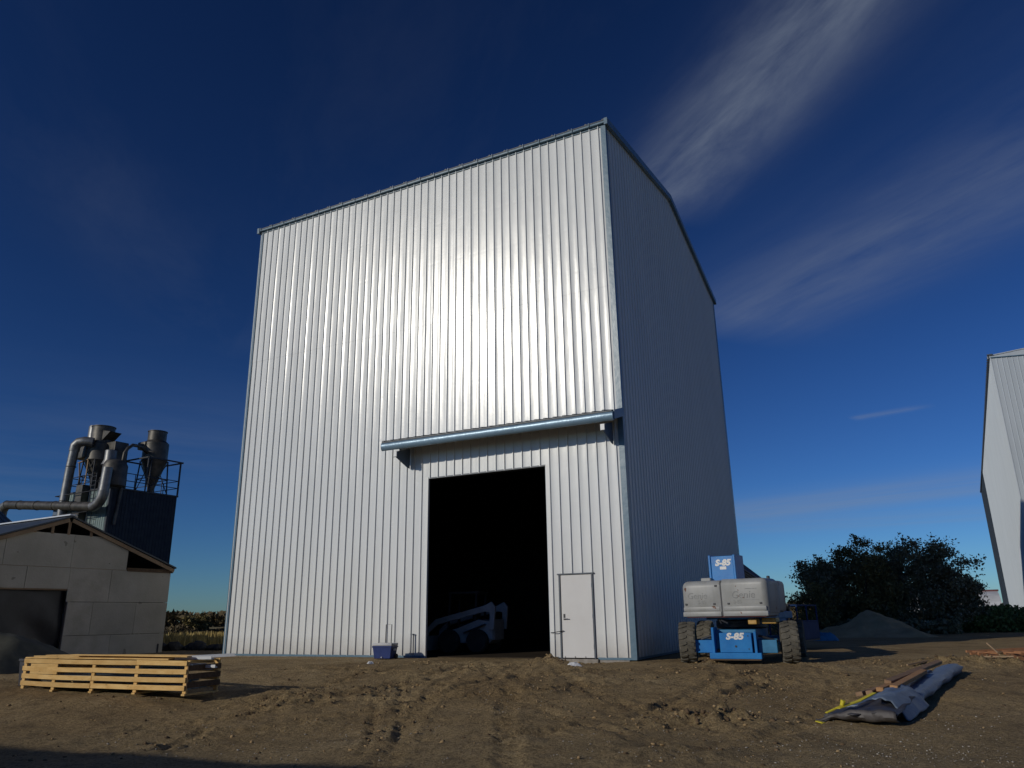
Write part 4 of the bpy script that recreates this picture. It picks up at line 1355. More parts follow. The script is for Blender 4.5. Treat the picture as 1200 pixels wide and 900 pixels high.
# tarpaulin heap in front of the shed doorway
def heap(name, cx_, cy_, rx, ry, h, mat, label, cat, n=46, rough=0.12, seed=1, sharp=1.3, kind=None, rz=0.0, sub=0.0):
    vs, fs = [], []
    for j in range(n):
        for i in range(n):
            u, v = (i / (n - 1) - 0.5) * 2.3, (j / (n - 1) - 0.5) * 2.3
            x_, y_ = u * rx, v * ry
            c, s = math.cos(rz), math.sin(rz)
            X_, Y_ = cx_ + x_ * c - y_ * s, cy_ + x_ * s + y_ * c
            d = math.hypot(u, v)
            ang = mnoise.noise(Vector((u * 1.5, v * 1.5, seed)))
            d2 = d * (1 + 0.35 * ang)
            hh = h * max(0, 1 - d2) ** sharp if d2 < 1 else 0
            hh = h * (max(0.0, 1 - d2)) ** sharp
            hh += rough * h * (mnoise.fractal(Vector((X_ * 1.8, Y_ * 1.8, seed)), 0.8, 2.1, 5)) * min(1, max(0, 1.05 - d2) * 3)
            vs.append((X_, Y_, tz_fast(X_, Y_) + hh - 0.06 - (0.08 if d2 >= 1 else 0)))
    fs = [(j * n + i, j * n + i + 1, (j + 1) * n + i + 1, (j + 1) * n + i) for j in range(n - 1) for i in range(n - 1)]
    o = MB().add(vs, fs).build(name, mat, None, smooth=80)
    return tag(o, label, cat, kind=kind)


def tz_fast(x, y):
    return float(terrain(np.array([x]), np.array([y]), fine=False)[0])


heap('tarpaulin_heap', -14.1, 20.8, 2.9, 1.6, 1.22, M['canvas_shaded'], 'olive tarpaulin draped over a heap in front of the shed doorway', 'tarpaulin', rough=0.09, seed=4, sharp=0.8, rz=R(30))
heap('sand_pile', 17.25, 38.6, 2.9, 2.7, 1.28, M['sand'], 'cone shaped pile of brown sand in front of the dark trees', 'sand pile', rough=0.07, seed=9, sharp=1.15, n=60)

# ------------------------------------------------------------------ wrapped bundle with boards, right foreground
_gx, _gy = np.arange(3.0, 11.0, 0.05), np.arange(10.0, 19.0, 0.05)
_gz = terrain(*np.meshgrid(_gx, _gy))


def bz(x, y):
    """ground height under the bundle, read from a small grid"""
    fx, fy = (x - 3.0) / 0.05, (y - 10.0) / 0.05
    i, j = int(min(max(fx, 0), len(_gx) - 2)), int(min(max(fy, 0), len(_gy) - 2))
    u, v = fx - i, fy - j
    return float((_gz[j, i] * (1 - u) + _gz[j, i + 1] * u) * (1 - v) + (_gz[j + 1, i] * (1 - u) + _gz[j + 1, i + 1] * u) * v)


A0 = Vector((4.95, 12.0, 0))
A1 = Vector((8.95, 16.9, 0))


def wrap_sheet(name, mat, off0, off1, w0, w1, label, cat, h, t0=0.0, t1=1.0, seed=0, parent=None, group=None, fold=0.0):
    """long folded sheet lying along the line A0-A1, with a hollow section and wrinkles"""
    n, k = 46, 14
    d = (A1 - A0).normalized()
    s_ = Vector((d.y, -d.x, 0))
    vs = []
    for i in range(n + 1):
        u = i / n
        t = t0 + (t1 - t0) * u
        c = A0.lerp(A1, t) + s_ * (off0 + (off1 - off0) * u)
        W = w0 + (w1 - w0) * u
        g = bz(c.x, c.y)
        for j in range(k):
            a = 2 * math.pi * j / k
            ex = abs(math.cos(a)) ** 0.7 * (1 if math.cos(a) > 0 else -1)
            ez = math.sin(a)
            wr = mnoise.noise(Vector((t * 11, a * 1.3, seed))) * 0.05 + mnoise.turbulence(Vector((t * 22, a * 1.2, seed + 7)), 3, True) * 0.045 - 0.02
            p = c + s_ * (ex * (W / 2 + wr * 0.8)) + Vector((0, 0, g + h * 0.5 + ez * h * 0.5 * (1 + wr * 4) + fold * max(0, mnoise.noise(Vector((t * 6, 2, seed))))))
            vs.append(tuple(p))
    fs = [(i * k + j, i * k + (j + 1) % k, (i + 1) * k + (j + 1) % k, (i + 1) * k + j) for i in range(n) for j in range(k)]
    fs += [tuple(range(k)), tuple(reversed(range(n * k, (n + 1) * k)))]
    o = MB().add(vs, fs).build(name, mat, parent, smooth=60)
    return tag(o, label, cat, group) if label else o


wb = empty('wrapped_bundle', (0, 0, 0), 0, 'long bundle wrapped in blue grey sheeting lying on the dirt in the right foreground', 'wrapped bundle')
wrap_sheet('sheeting', M['blue_wrap'], 0.26, 0.20, 0.50, 0.36, None, None, 0.20, 0.14, 1.0, 3, wb, fold=0.06)
wrap_sheet('sheeting', M['blue_wrap'], -0.30, -0.12, 0.42, 0.30, None, None, 0.12, 0.15, 0.86, 8, wb, fold=0.05)
wrap_sheet('dark_lining', M['black_wrap'], -0.08, 0.0, 1.00, 0.65, None, None, 0.08, 0.06, 0.80, 12, wb)


def flap(name, mat, t0, t1, w0, w1, hs, seed, fray=0.05, off=0.0):
    """stiff folded sheet lying over the near end: hs gives its height across, from the left edge to the right"""
    nt, nw = 22, 26
    d = (A1 - A0).normalized()
    s_ = Vector((d.y, -d.x, 0))
    vs = []
    for i in range(nt + 1):
        u = i / nt
        for j in range(nw + 1):
            v = j / nw
            t = t0 + (t1 - t0) * u
            e = (1 - u) ** 3 * fray * mnoise.noise(Vector((v * 5, seed, 0))) * 4
            c = A0.lerp(A1, t + e)
            W_ = w0 + (w1 - w0) * u
            p = c + s_ * (off + (v - 0.5) * W_)
            k = v * (len(hs) - 1)
            k0 = min(int(k), len(hs) - 2)
            hh = hs[k0] + (hs[k0 + 1] - hs[k0]) * (k - k0)
            hh += 0.045 * mnoise.noise(Vector((p.x * 2.6, p.y * 2.6, seed))) + 0.03 * abs(mnoise.noise(Vector(((p.x - p.y) * 4.5, (p.x + p.y) * 0.8, seed + 3)))) - 0.05 * (1 - u) ** 2
            vs.append((p.x, p.y, bz(p.x, p.y) + max(0.015, hh)))
    m_ = nw + 1
    fs = [(i * m_ + j, i * m_ + j + 1, (i + 1) * m_ + j + 1, (i + 1) * m_ + j) for i in range(nt) for j in range(nw)]
    o = MB().add(vs, fs).build(name, mat, wb, smooth=35)
    md = o.modifiers.new('thickness', 'SOLIDIFY')
    md.thickness = 0.012
    return o


HS = (0.04, 0.10, 0.16, 0.21, 0.235, 0.21)
flap('dark_lining', M['black_wrap'], 0.0, 0.26, 1.16, 0.95, HS, 2, 0.012)
flap('sheeting', M['blue_wrap'], 0.10, 0.30, 0.50, 0.50, (0.31, 0.33, 0.31, 0.22, 0.05), 9, 0.006, 0.34)
# the open near end: a grey side hanging from the dark top sheet
d_ = (A1 - A0).normalized()
sd_ = Vector((d_.y, -d_.x, 0))
vs, fs = [], []
NN = 30
for i in range(NN + 1):
    v = i / NN
    k = v * (len(HS) - 1)
    k0 = min(int(k), len(HS) - 2)
    ht = HS[k0] + (HS[k0 + 1] - HS[k0]) * (k - k0)
    for r_, (zz, bk) in enumerate(((1.0, 0.0), (0.8, -0.03), (0.5, -0.03), (0.25, 0.02), (0.12, 0.10))):
        p = A0 + sd_ * ((v - 0.5) * 1.14) + d_ * (bk + 0.035 * mnoise.noise(Vector((v * 4, r_ * 0.6, 3))))
        vs.append((p.x, p.y, bz(p.x, p.y) + max(0.012, ht * zz + 0.03 * v * (1 - zz) + 0.012 * mnoise.noise(Vector((v * 6, r_, 7))))))
for i in range(NN):
    for r_ in range(4):
        fs.append((i * 5 + r_, i * 5 + r_ + 1, (i + 1) * 5 + r_ + 1, (i + 1) * 5 + r_))
o = MB().add(vs, fs).build('grey_side', M['grey_wrap'], wb, smooth=50)
md = o.modifiers.new('thickness', 'SOLIDIFY')
md.thickness = 0.012
dv = (A1 - A0).normalized()
sv = Vector((dv.y, -dv.x, 0))


def on_bundle(t, off, h):
    p = A0.lerp(A1, t) + sv * off
    return Vector((p.x, p.y, bz(p.x, p.y) + h))


bd = [((0.20, -0.27, 0.25), (0.40, -0.24, 0.20), 'leftmost short brown board lying on the wrapped bundle', 0.11),
      ((0.205, -0.12, 0.29), (0.43, -0.10, 0.23), 'second short brown board from the left on the wrapped bundle', 0.11),
      ((0.22, 0.02, 0.32), (0.46, -0.01, 0.26), 'third brown board from the left on the wrapped bundle', 0.11),
      ((0.26, 0.17, 0.345), (0.66, 0.10, 0.26), 'brown board nearest the smooth blue side of the wrapped bundle', 0.12),
      ((0.34, -0.04, 0.33), (0.74, 0.0, 0.27), 'upper brown board beside the one nearest the blue side of the bundle', 0.11),
      ((0.60, -0.10, 0.26), (0.99, -0.03, 0.22), 'longest brown board reaching the far end of the wrapped bundle', 0.10)]
for i, (a, b, lb, wd) in enumerate(bd):
    o = MB().bar(on_bundle(*a), on_bundle(*b), wd, 0.065, roll=0.12 * (i - 2)).build('board', M['plank_grey'] if i not in (3, 2) else M['plank_brown'], None, bevel=0.005)
    tag(o, lb, 'board', 'boards on the wrapped bundle')
ys = empty('strap', (0, 0, 0), 0, 'yellow strap knotted over the near end of the wrapped bundle', 'strap')
MB().bar(on_bundle(0.035, -0.30, 0.16), on_bundle(0.10, -0.10, 0.245), 0.085, 0.012).bar(on_bundle(0.10, -0.10, 0.245), on_bundle(0.17, 0.02, 0.30), 0.07, 0.012).build('webbing', M['yellow'], ys)
MB().bar(on_bundle(0.02, -0.45, 0.11), on_bundle(0.07, -0.26, 0.19), 0.05, 0.012).build('webbing', M['yellow'], ys)
MB().tube([on_bundle(0.05, -0.27, 0.19), on_bundle(0.052, -0.25, 0.25), on_bundle(0.055, -0.22, 0.245)], [0.028, 0.04, 0.02], 8).build('knot', M['yellow'], ys, smooth=50)
MB().bar(on_bundle(-0.02, -0.52, 0.05), on_bundle(-0.03, -0.40, 0.015), 0.06, 0.012).build('strap_tail', M['yellow'], ys)

# lath bundle at the right edge
lathx = Vector((11.6, 18.6, tz(11.6, 18.6)))
lb_ = empty('lath_crate', tuple(lathx), R(12), 'broken red brown lath crate lying on the dirt at the right edge', 'crate')
for k_ in range(9):
    plank(MB(), -0.45, 2.3, 0.12 * k_, 0.03 + 0.035 * (k_ % 3) + 0.012 * k_, 0.05, 0.05, tilt=0.05).build('lath', M['red_wood'], lb_)
for k_ in range(6):
    MB().box(-0.30 + k_ * 0.42, -0.25 + k_ * 0.42, -0.03, 1.1, 0.17, 0.20).build('cross_lath', M['red_wood'], lb_)
MB().bar((-0.55, 0.2, 0.42), (-0.35, -0.1, 0.02), 0.05, 0.03).build('lath', M['stud'], lb_)
MB().bar((-0.7, 1.0, 0.03), (-0.1, -0.05, 0.03), 0.06, 0.03).build('lath', M['stud'], lb_)
o = MB().bar((11.55, 17.45, tz(11.55, 17.45) + 0.05), (12.6, 17.6, tz(12.6, 17.6) + 0.07), 0.22, 0.04).build('board', M['orange'], None, bevel=0.01)
tag(o, 'short orange red board on the dirt just in front of the lath crate', 'board')
for i, (a, b, lb) in enumerate((((8.7, 17.9), (10.2, 18.7), 'thin pale stick on the dirt beyond the wrapped bundle'), ((10.5, 18.25), (11.1, 17.9), 'thin pale stick between the wrapped bundle and the lath crate'))):
    o = MB().bar((*a, tz(*a) + 0.04), (*b, tz(*b) + 0.05), 0.04, 0.03).build('stick', M['stud'])
    tag(o, lb, 'stick')

# ------------------------------------------------------------------ grey sheathed shed, left
SC = (-12.43, 27.94)
shed = empty('boarded_shed', (SC[0] * 1.16, SC[1] * 1.16, 1.18 * (1 - 1.16)), R(-30), 'grey shed with unfinished board walls and an open truss gable', 'shed')
shed.scale = (1.16, 1.16, 1.16)
# local: gable wall in the plane x=0 facing +x; local y along the wall (0 at right corner, negative to the left); building runs to -x
SW, SLN = 7.82, 12.0
EV, AP = 3.05, 4.46
sl = (AP - EV) / (SW / 2)


def roofz(y):
    return EV + sl * (SW / 2 - abs(y + SW / 2))


brd = []
rows = [(-0.10, 0.80), (0.80, 1.83), (1.83, 2.88), (2.88, 3.93)]
cutsr = [[-SW, -6.2, -3.60, -2.0, 0], [-SW, -6.2, -3.60, -2.75, -1.21, 0], [-SW, -5.0, -3.66, -2.25, 0], [-SW, -5.74, -3.68, -1.74]]
DL = -3.60
for ri, ((z0, z1), cs) in enumerate(zip(rows, cutsr)):
    for a, b in zip(cs, cs[1:]):
        a_, b_ = a + 0.006, b - 0.006
        zz0, zz1 = z0 + 0.006, z1 - 0.006
        prot = 0.004 * ((ri * 3 + int(b * 7)) % 3)
        if ri < 2 and b <= DL + 0.01:
            continue
        if ri == 2 and b <= DL + 0.1:
            zz0 = 2.225
        if ri == 2 and a < DL < b:
            pass
        if ri == 3:
            # follow the roof line
            poly = [(a_, zz0), (b_, zz0)]
            tb_, ta_ = min(zz1, roofz(b_) - 0.14), min(zz1, roofz(a_) - 0.14)
            poly += [(b_, tb_)]
            for q in (-1.74, -2.55, -SW + 2.4):
                if a_ < q < b_ and roofz(q) - 0.14 < zz1:
                    pass
            kx = -(SW / 2 - (zz1 + 0.14 - EV) / sl * 1.0)
            yr = -((zz1 + 0.14 - EV) / sl)
            yl = -SW - yr
            if a_ < yr < b_: poly.append((yr, zz1))
            if a_ < yl < b_: poly.append((yl, zz1))
            poly += [(a_, ta_)]
            poly = [p for i, p in enumerate(poly) if i == 0 or p != poly[i - 1]]
        else:
            poly = [(a_, zz0), (b_, zz0), (b_, zz1), (a_, zz1)]
        MB().prism(poly, 'x', -0.018, prot).build('board', M['board_stain'] if (ri + len(brd)) % 3 == 0 else M['board'], shed)
        brd.append(1)
MB().box(-0.10, -0.02, -SW, -DL * 0 + 0, 2.84, 2.93).box(-0.10, -0.02, -3.6, -3.5, -0.1, 2.2).box(-0.1, -0.02, -SW, -3.5, 2.18, 2.26).build('wall_framing', M['stud'], shed)
# jagged edge boards near the door: framing and dark interior
MB().box(-SLN, -0.10, -0.10, -0.02, -0.2, EV - 0.05).build('wall', M['board'], shed)
MB().box(-SLN, -0.10, -SW + 0.02, -SW + 0.10, -0.2, EV - 0.05).build('wall', M['board'], shed)
MB().box(-SLN, -SLN + 0.08, -SW + 0.1, -0.1, -0.2, EV - 0.05).build('wall', M['board'], shed)
MB().box(-SLN + 0.1, -0.12, -SW + 0.12, -0.12, -0.2, 0.01).build('floor', M['liner'], shed)
# roof: each slope, thickness, white lit edge along the ridge
for sg in (-1, 1):
    y_e = -SW / 2 + sg * (SW / 2 + 0.12)
    ze = EV - 0.12 * sl
    mb = MB().prism([(-SW / 2, AP), (-SW / 2, AP + 0.05), (y_e, ze + 0.05), (y_e, ze)], 'x', -SLN, 0.12)
    mb.build('roof', M['roof'], shed)
    MB().bar((0.06, -SW / 2 + sg * 0.05, AP - 0.075 - 0.02), (0.06, y_e - sg * 0.05, ze - 0.075), 0.035, 0.12).build('rake_board', M['stud'], shed)
    # truss top chord inside
for yy in (-4.95, -4.42, -3.9, -3.15, -2.65):
    hz = roofz(yy) - 0.13
    MB().box(-0.03, 0.01, yy - 0.045, yy + 0.045, 3.90, hz).build('gable_stud', M['stud'], shed)
MB().box(-0.03, 0.012, -1.72, 0.0, 2.90, 2.97).box(-0.055, 0.03, -1.70, 0.06, 2.85, 2.90).build('gable_sill', M['plank_dark'], shed)
MB().bar((-SLN, -SW / 2, AP + 0.07), (0.14, -SW / 2, AP + 0.07), 0.22, 0.04).build('ridge_cap', M['metal_strip'], shed)
for k_ in range(1, 6):
    xx = -k_ * 2.0
    MB().bar((xx, -0.15, EV - 0.12), (xx, -SW / 2, AP - 0.12), 0.05, 0.12).bar((xx, -SW + 0.15, EV - 0.12), (xx, -SW / 2, AP - 0.12), 0.05, 0.12).bar((xx, -SW + 0.15, EV - 0.14), (xx, -0.15, EV - 0.14), 0.05, 0.12).bar((xx, -SW / 2, EV - 0.1), (xx, -SW / 2, AP - 0.2), 0.05, 0.1).build('truss', M['plank_dark'], shed)
# dark sheet hanging in the doorway, pulled aside low down
n = 24
vs, fs = [], []
for j in range(n + 1):
    for i in range(n + 1):
        u, v = i / n, j / n
        yy = -SW + 0.1 + u * (SW - 3.72)
        zz = 0.35 + v * 1.87
        xx = -0.16 + 0.07 * mnoise.noise(Vector((yy * 1.4 + zz * 1.3, zz * 0.7, 1))) + 0.05 * math.sin((yy + zz * 0.9) * 4) * (1 - v)
        vs.append((xx, yy, zz))
for j in range(n):
    for i in range(n):
        fs.append((j * (n + 1) + i, j * (n + 1) + i + 1, (j + 1) * (n + 1) + i + 1, (j + 1) * (n + 1) + i))
so = MB().add(vs, fs).build('door_sheet', M['black_sheet'], shed, smooth=80)
mod = so.modifiers.new('solid', 'SOLIDIFY'); mod.thickness = 0.006
# black downpipe strip at the corner
MB().box(0.006, 0.022, -0.22, -0.17, 0.05, 0.45).build('corner_strap', M['black_steel'], shed)

# ------------------------------------------------------------------ mill tower with cyclones
TB = (-26.07, 48.43)
mill = empty('mill_tower', (*TB, 0), R(-30), 'dark corrugated mill tower carrying two steel cyclones and large ducts', 'mill tower')
TX, TY, TH = 4.83, 4.87, 9.5
for (o0, d, n_, L_) in (((-TX, 0), (1, 0), (0, -1), TX), ((0, 0), (0, 1), (1, 0), TY), ((-TX, 0), (0, 1), (-1, 0), TY), ((-TX, TY), (1, 0), (0, 1), TX)):
    a = 0.0
    while a < L_ - 0.05:
        b = min(a + 0.9144, L_)
        o = ribbed(o0, d, n_, a, b, -1.2, TH, (), coarse=True, pitch=0.2286).build('siding_sheet', M['mill_siding'] if d == (1, 0) and n_ == (0, -1) else M['siding_darkened'], mill, fixn=False)  # shade painted in: faces turned from the sun get the darker siding
        a = b
MB().box(-TX - 0.08, 0.08, -0.08, TY + 0.08, TH, TH + 0.10).build('deck', M['black_steel'], mill)
# corner flashing crumpled along the joint
fl = MB()
for i in range(16):
    z0 = 3.2 + i * 0.39
    wv = 0.10 + 0.06 * mnoise.noise(Vector((i * 0.7, 1, 5)))
    fl.box(-wv, 0.045, -0.045, -0.035, z0, z0 + 0.39).box(0.035, 0.045, -0.035, wv, z0, z0 + 0.39)
fl.build('corner_flashing', M['black_steel'], mill)
# guard rails
gr = MB()
for zz in (TH + 0.62, TH + 1.12):
    gr.tube([(0.0, 0.6, zz), (0.0, TY, zz), (-TX, TY, zz), (-TX, 0.0, zz), (-2.4, 0.0, zz)], 0.028, 6)
for p in ((0, 0.6), (0, 1.6), (0, 2.6), (0, 3.6), (0, TY), (-1.6, TY), (-3.2, TY), (-TX, TY), (-TX, 2.4), (-TX, 0), (-3.4, 0), (-2.4, 0)):
    gr.tube([(p[0], p[1], TH + 0.1), (p[0], p[1], TH + 1.14)], 0.028, 6)
gr.build('guard_rail', M['black_steel'], mill)


def cyclone(cx_, cy_, r, z_ap, z_cone, z_body, z_cap, r_in, z_top, mat, hood=False):
    c = empty('cyclone', (cx_, cy_, 0), 0, parent=mill)
    MB().lathe([(0.16, z_ap - 0.3), (0.17, z_ap), (r, z_cone)], 28, cap=False).build('cone', mat, c, smooth=35)
    MB().lathe([(r + 0.02, z_cone - 0.02), (r + 0.05, z_cone + 0.04), (r, z_cone + 0.06), (r, z_body), (r_in + 0.02, z_cap), (r_in, z_cap)], 32).build('barrel', mat, c, smooth=35)
    MB().lathe([(r_in, z_cap - 0.1), (r_in, z_top - 0.06), (r_in + 0.04, z_top - 0.05), (r_in + 0.04, z_top), (r_in - 0.03, z_top), (r_in - 0.03, z_top - 0.3)], 28).build('outlet_stack', mat, c, smooth=35)
    lg = MB()
    for k_ in range(4):
        a = math.pi / 4 + k_ * math.pi / 2
        R_ = r * 1.25
        lg.bar((R_ * math.cos(a), R_ * math.sin(a), TH + 0.1), (R_ * math.cos(a) * 0.85, R_ * math.sin(a) * 0.85, z_cone), 0.07)
        b = a + math.pi / 2
        lg.bar((R_ * math.cos(a), R_ * math.sin(a), TH + 1.2), (R_ * math.cos(b), R_ * math.sin(b), TH + 1.2), 0.05)
        lg.bar((R_ * math.cos(a), R_ * math.sin(a), TH + 0.2), (R_ * math.cos(b) * 0.9, R_ * math.sin(b) * 0.9, z_cone), 0.04)
    lg.build('support_frame', M['black_steel'], c)
    return c


c2_ = cyclone(-1.3, 3.7, 0.84, 9.9, 11.98, 13.25, 13.45, 0.62, 14.15, M['galv_dark'])
MB().bar((-1.35, -1.35, 11.95), (1.35, -1.35, 11.95), 0.09).bar((1.35, -1.35, 11.95), (1.35, 1.35, 11.95), 0.09).bar((1.35, 1.35, 11.95), (-1.35, 1.35, 11.95), 0.09).bar((-1.35, 1.35, 11.95), (-1.35, -1.35, 11.95), 0.09).bar((1.3, 1.2, 9.6), (1.3, 1.2, 11.95), 0.09).bar((1.3, -1.3, 9.6), (1.3, -1.3, 11.95), 0.07).bar((-1.2, -1.3, 9.6), (-1.2, -1.3, 11.95), 0.07).build('ring_frame', M['black_steel'], c2_)
MB().bbox(-0.75, 0.1, -0.95, -0.25, 12.75, 13.3, 0.08).build('inlet_box', M['galv_dark'], c2_, smooth=35)
c1_ = cyclone(-3.35, 0.95, 0.90, 9.85, 11.75, 12.9, 12.95, 0.74, 14.2, M['galv_dark'])
MB().bbox(-1.5, -0.1, -0.95, -0.1, 11.95, 12.75, 0.05).build('inlet_box', M['galv_dark'], c1_, smooth=35)
MB().at((-0.75, -0.15, 0)).lathe([(0.42, 12.7), (0.42, 14.25), (0.38, 14.35)], 24).build('outlet_stack', M['galv'], c1_, smooth=35)
MB().prism([(0.5, 13.05), (1.45, 13.65), (0.45, 13.85)], 'y', -0.4, 0.45).build('rain_hood', M['galv_dark'], c1_)
MB().bar((-1.2, -0.7, 11.7), (0.3, -0.9, 11.75), 0.12, 0.05).bar((0.25, -0.9, 11.75), (0.25, -0.9, 9.6), 0.09, 0.05).bar((-0.2, -0.9, 9.6), (-1.1, -0.7, 11.7), 0.07).build('front_frame', M['stud'], c1_)
MB().bbox(0.75, 1.75, -0.1, 0.9, 10.6, 13.0, 0.04).build('filter_box', M['galv_dark'], c1_)
MB().bbox(0.6, 1.9, -0.2, 1.0, 9.6, 10.6, 0.04).build('filter_hopper', M['black_steel'], c1_)
# vertical duct at the left
du = empty('duct', (0, 0, 0), 0, parent=mill)
MB().tube([(-4.15, -0.6, -1.2), (-4.1, -0.6, 8.0), (-3.95, -0.6, 11.0), (-3.80, -0.6, 12.35)], 0.29, 20).build('riser', M['galv'], du, smooth=40)
MB().tube([(-3.80, -0.6, 12.30), (-3.74, -0.6, 12.65), (-3.55, -0.5, 12.88), (-3.25, -0.3, 12.95), (-2.9, 0.1, 12.9)], 0.33, 20).build('elbow', M['galv'], du, smooth=40)
for zz in (6.5, 8.9, 11.2, 12.3):
    xx = -4.15 + max(0, zz - 7.5) * 0.075
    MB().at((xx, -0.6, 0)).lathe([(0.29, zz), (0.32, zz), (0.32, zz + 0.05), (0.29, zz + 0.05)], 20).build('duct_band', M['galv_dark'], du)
# horizontal duct, elbow up to the fan drum
du2 = empty('duct', (0, 0, 0), 0, parent=mill)
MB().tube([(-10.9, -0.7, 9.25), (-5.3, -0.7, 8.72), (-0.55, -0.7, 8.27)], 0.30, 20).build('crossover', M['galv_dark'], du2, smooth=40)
el = [(-0.55, -0.7, 8.27)]
for k_ in range(1, 8):
    a = k_ / 7 * math.pi / 2
    el.append((-0.55 + 0.95 * math.sin(a), -0.7, 8.27 + 0.95 * (1 - math.cos(a))))
MB().tube(el, 0.32, 20).build('elbow', M['galv'], du2, smooth=40)
MB().tube([(0.40, -0.7, 9.2), (0.42, -0.65, 10.7)], 0.30, 20).build('riser', M['galv'], du2, smooth=40)
for q in (-9.2, -7.0, -4.8, -2.6):
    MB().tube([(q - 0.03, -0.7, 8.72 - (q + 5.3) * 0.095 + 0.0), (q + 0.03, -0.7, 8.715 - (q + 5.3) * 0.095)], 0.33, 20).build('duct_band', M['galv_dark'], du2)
MB().tube([(-10.85, -0.7, 9.25), (-11.25, -0.7, 9.15), (-11.45, -0.7, 8.85), (-11.5, -0.7, 7.2)], 0.33, 20).build('elbow', M['galv'], du2, smooth=40)
dm = empty('fan_drum', (0, 0, 0), 0, parent=mill)
MB().at((-0.25, 0.25, 0)).lathe([(0.66, 9.6), (0.76, 9.7), (0.76, 11.0), (0.62, 11.3), (0.42, 11.4)], 28).build('drum', M['galv_dark'], dm, smooth=35)
MB().at((-0.72, 0.1, 0)).lathe([(0.50, 11.1), (0.36, 11.45), (0.36, 12.05), (0.32, 12.1)], 24).build('neck', M['galv'], dm, smooth=35)
MB().box(0.1, 0.35, -0.55, -0.5, 10.62, 10.72).build('maker_plate', M['white_print'], dm)
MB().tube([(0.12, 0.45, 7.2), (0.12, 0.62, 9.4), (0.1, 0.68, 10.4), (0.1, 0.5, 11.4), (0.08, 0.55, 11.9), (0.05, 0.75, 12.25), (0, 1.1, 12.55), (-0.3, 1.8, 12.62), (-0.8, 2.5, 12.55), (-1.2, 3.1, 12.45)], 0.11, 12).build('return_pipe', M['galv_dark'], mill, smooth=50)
# ladder and dark chute on the lit face
ld = MB()
for xx in (-1.75, -1.3):
    ld.bar((xx, -0.28, 3.0), (xx, -0.28, TH + 1.1), 0.04)
k_ = 0
while 3.2 + k_ * 0.3 < TH + 1.0:
    ld.bar((-1.75, -0.28, 3.2 + k_ * 0.3), (-1.3, -0.28, 3.2 + k_ * 0.3), 0.025)
    k_ += 1
ld.build('ladder', M['black_steel'], mill)
MB().box(-3.05, -2.35, -0.50, -0.05, 2.5, TH + 0.4).build('leg_casing', M['galv_dark'], mill)
for zz in (8.0, 9.3):
    MB().tube([(-4.9, -0.75, zz), (-1.0, -0.75, zz)], 0.03, 6).tube([(-4.9, -0.75, zz), (-4.9, 0, zz)], 0.03, 6).build('hand_rail', M['black_steel'], mill)
MB().box(-TX - 0.5, -TX - 0.05, -0.5, 0.2, 2.0, 8.9).build('leg_casing', M['siding_dark'], mill)

# ------------------------------------------------------------------ dark hopper building at the far left edge
hb = empty('hopper_building', (-33.6, 43.5, 0), R(-30), 'dark corrugated hopper roof at the left edge below the crossover duct', 'hopper building')
mb = MB()
mb.add([(-3.4, -3.4, -1.2), (3.4, -3.4, -1.2), (3.4, 3.4, -1.2), (-3.4, 3.4, -1.2), (-3.4, -3.4, 6.2), (3.4, -3.4, 6.2), (3.4, 3.4, 6.2), (-3.4, 3.4, 6.2)],
       [(0, 3, 2, 1), (0, 1, 5, 4), (1, 2, 6, 5), (2, 3, 7, 6), (3, 0, 4, 7), (4, 5, 6, 7)])
mb.build('wall', M['siding_dark'], hb)
mb = MB().add([(-3.6, -3.6, 6.2), (3.6, -3.6, 6.2), (3.6, 3.6, 6.2), (-3.6, 3.6, 6.2), (-0.9, -0.9, 9.4), (0.9, -0.9, 9.4), (0.9, 0.9, 9.4), (-0.9, 0.9, 9.4)],
              [(0, 3, 2, 1), (0, 1, 5, 4), (1, 2, 6, 5), (2, 3, 7, 6), (3, 0, 4, 7), (4, 5, 6, 7)])
mb.build('roof', M['siding_dark'], hb)
rb_ = MB()
for k_ in range(-8, 9):
    rb_.bar((k_ * 0.42, -3.62, 6.22), (k_ * 0.105, -0.92, 9.42), 0.05, 0.04)
    rb_.bar((3.62, k_ * 0.42, 6.22), (0.92, k_ * 0.105, 9.42), 0.05, 0.04)
rb_.build('roof_rib', M['roof'], hb)

# ------------------------------------------------------------------ second tall pale building, right edge
P1 = Vector((30.876, 46.038))
a1 = R(30.2)
e1 = Vector((math.sin(a1), math.cos(a1)))
a2 = R(104)
e2 = Vector((math.sin(a2), math.cos(a2)))
rb = empty('pale_metal_building', (P1.x, P1.y, 0), 0, 'tall pale ribbed metal building cut off by the right edge of the photo', 'metal building')
n1_ = (-e1.y, e1.x)
a = 0.0
LT = 68.9
while a < LT - 0.05:
    b = min(a + 1.8288, LT)
    dark = a > 48.4  # far end of the side wall is drawn darker
    ribbed((0, 0), tuple(e1), n1_, a, b, -2.6, EH, (), coarse=True).build('siding_sheet', M['siding_darkened'] if dark else M['siding_right'], rb, fixn=False)
    a = b
a = 0.0
while a < 22:
    b = a + 0.9144
    ribbed((0, 0), tuple(e2), (e2.y, -e2.x), a, b, -2.6, EH - 0.18, (), coarse=True).build('siding_sheet', M['siding_right'], rb, fixn=False)
    a = b
gt = MB()
gt.add([(0, 0, EH - 0.10), (e2.x * 22, e2.y * 22, EH - 0.10), (e2.x * 22, e2.y * 22, EH + 3.2), (-e1.x * 0.0, 0, EH + 0.05),
        (0, 0.3, EH - 0.10), (e2.x * 22, e2.y * 22 + 0.3, EH - 0.10), (e2.x * 22, e2.y * 22 + 0.3, EH + 3.2), (0, 0.3, EH + 0.05)],
       [(0, 1, 2, 3), (4, 7, 6, 5), (3, 2, 6, 7), (0, 3, 7, 4)])
gt.build('gable_panel', M['siding_right'], rb)
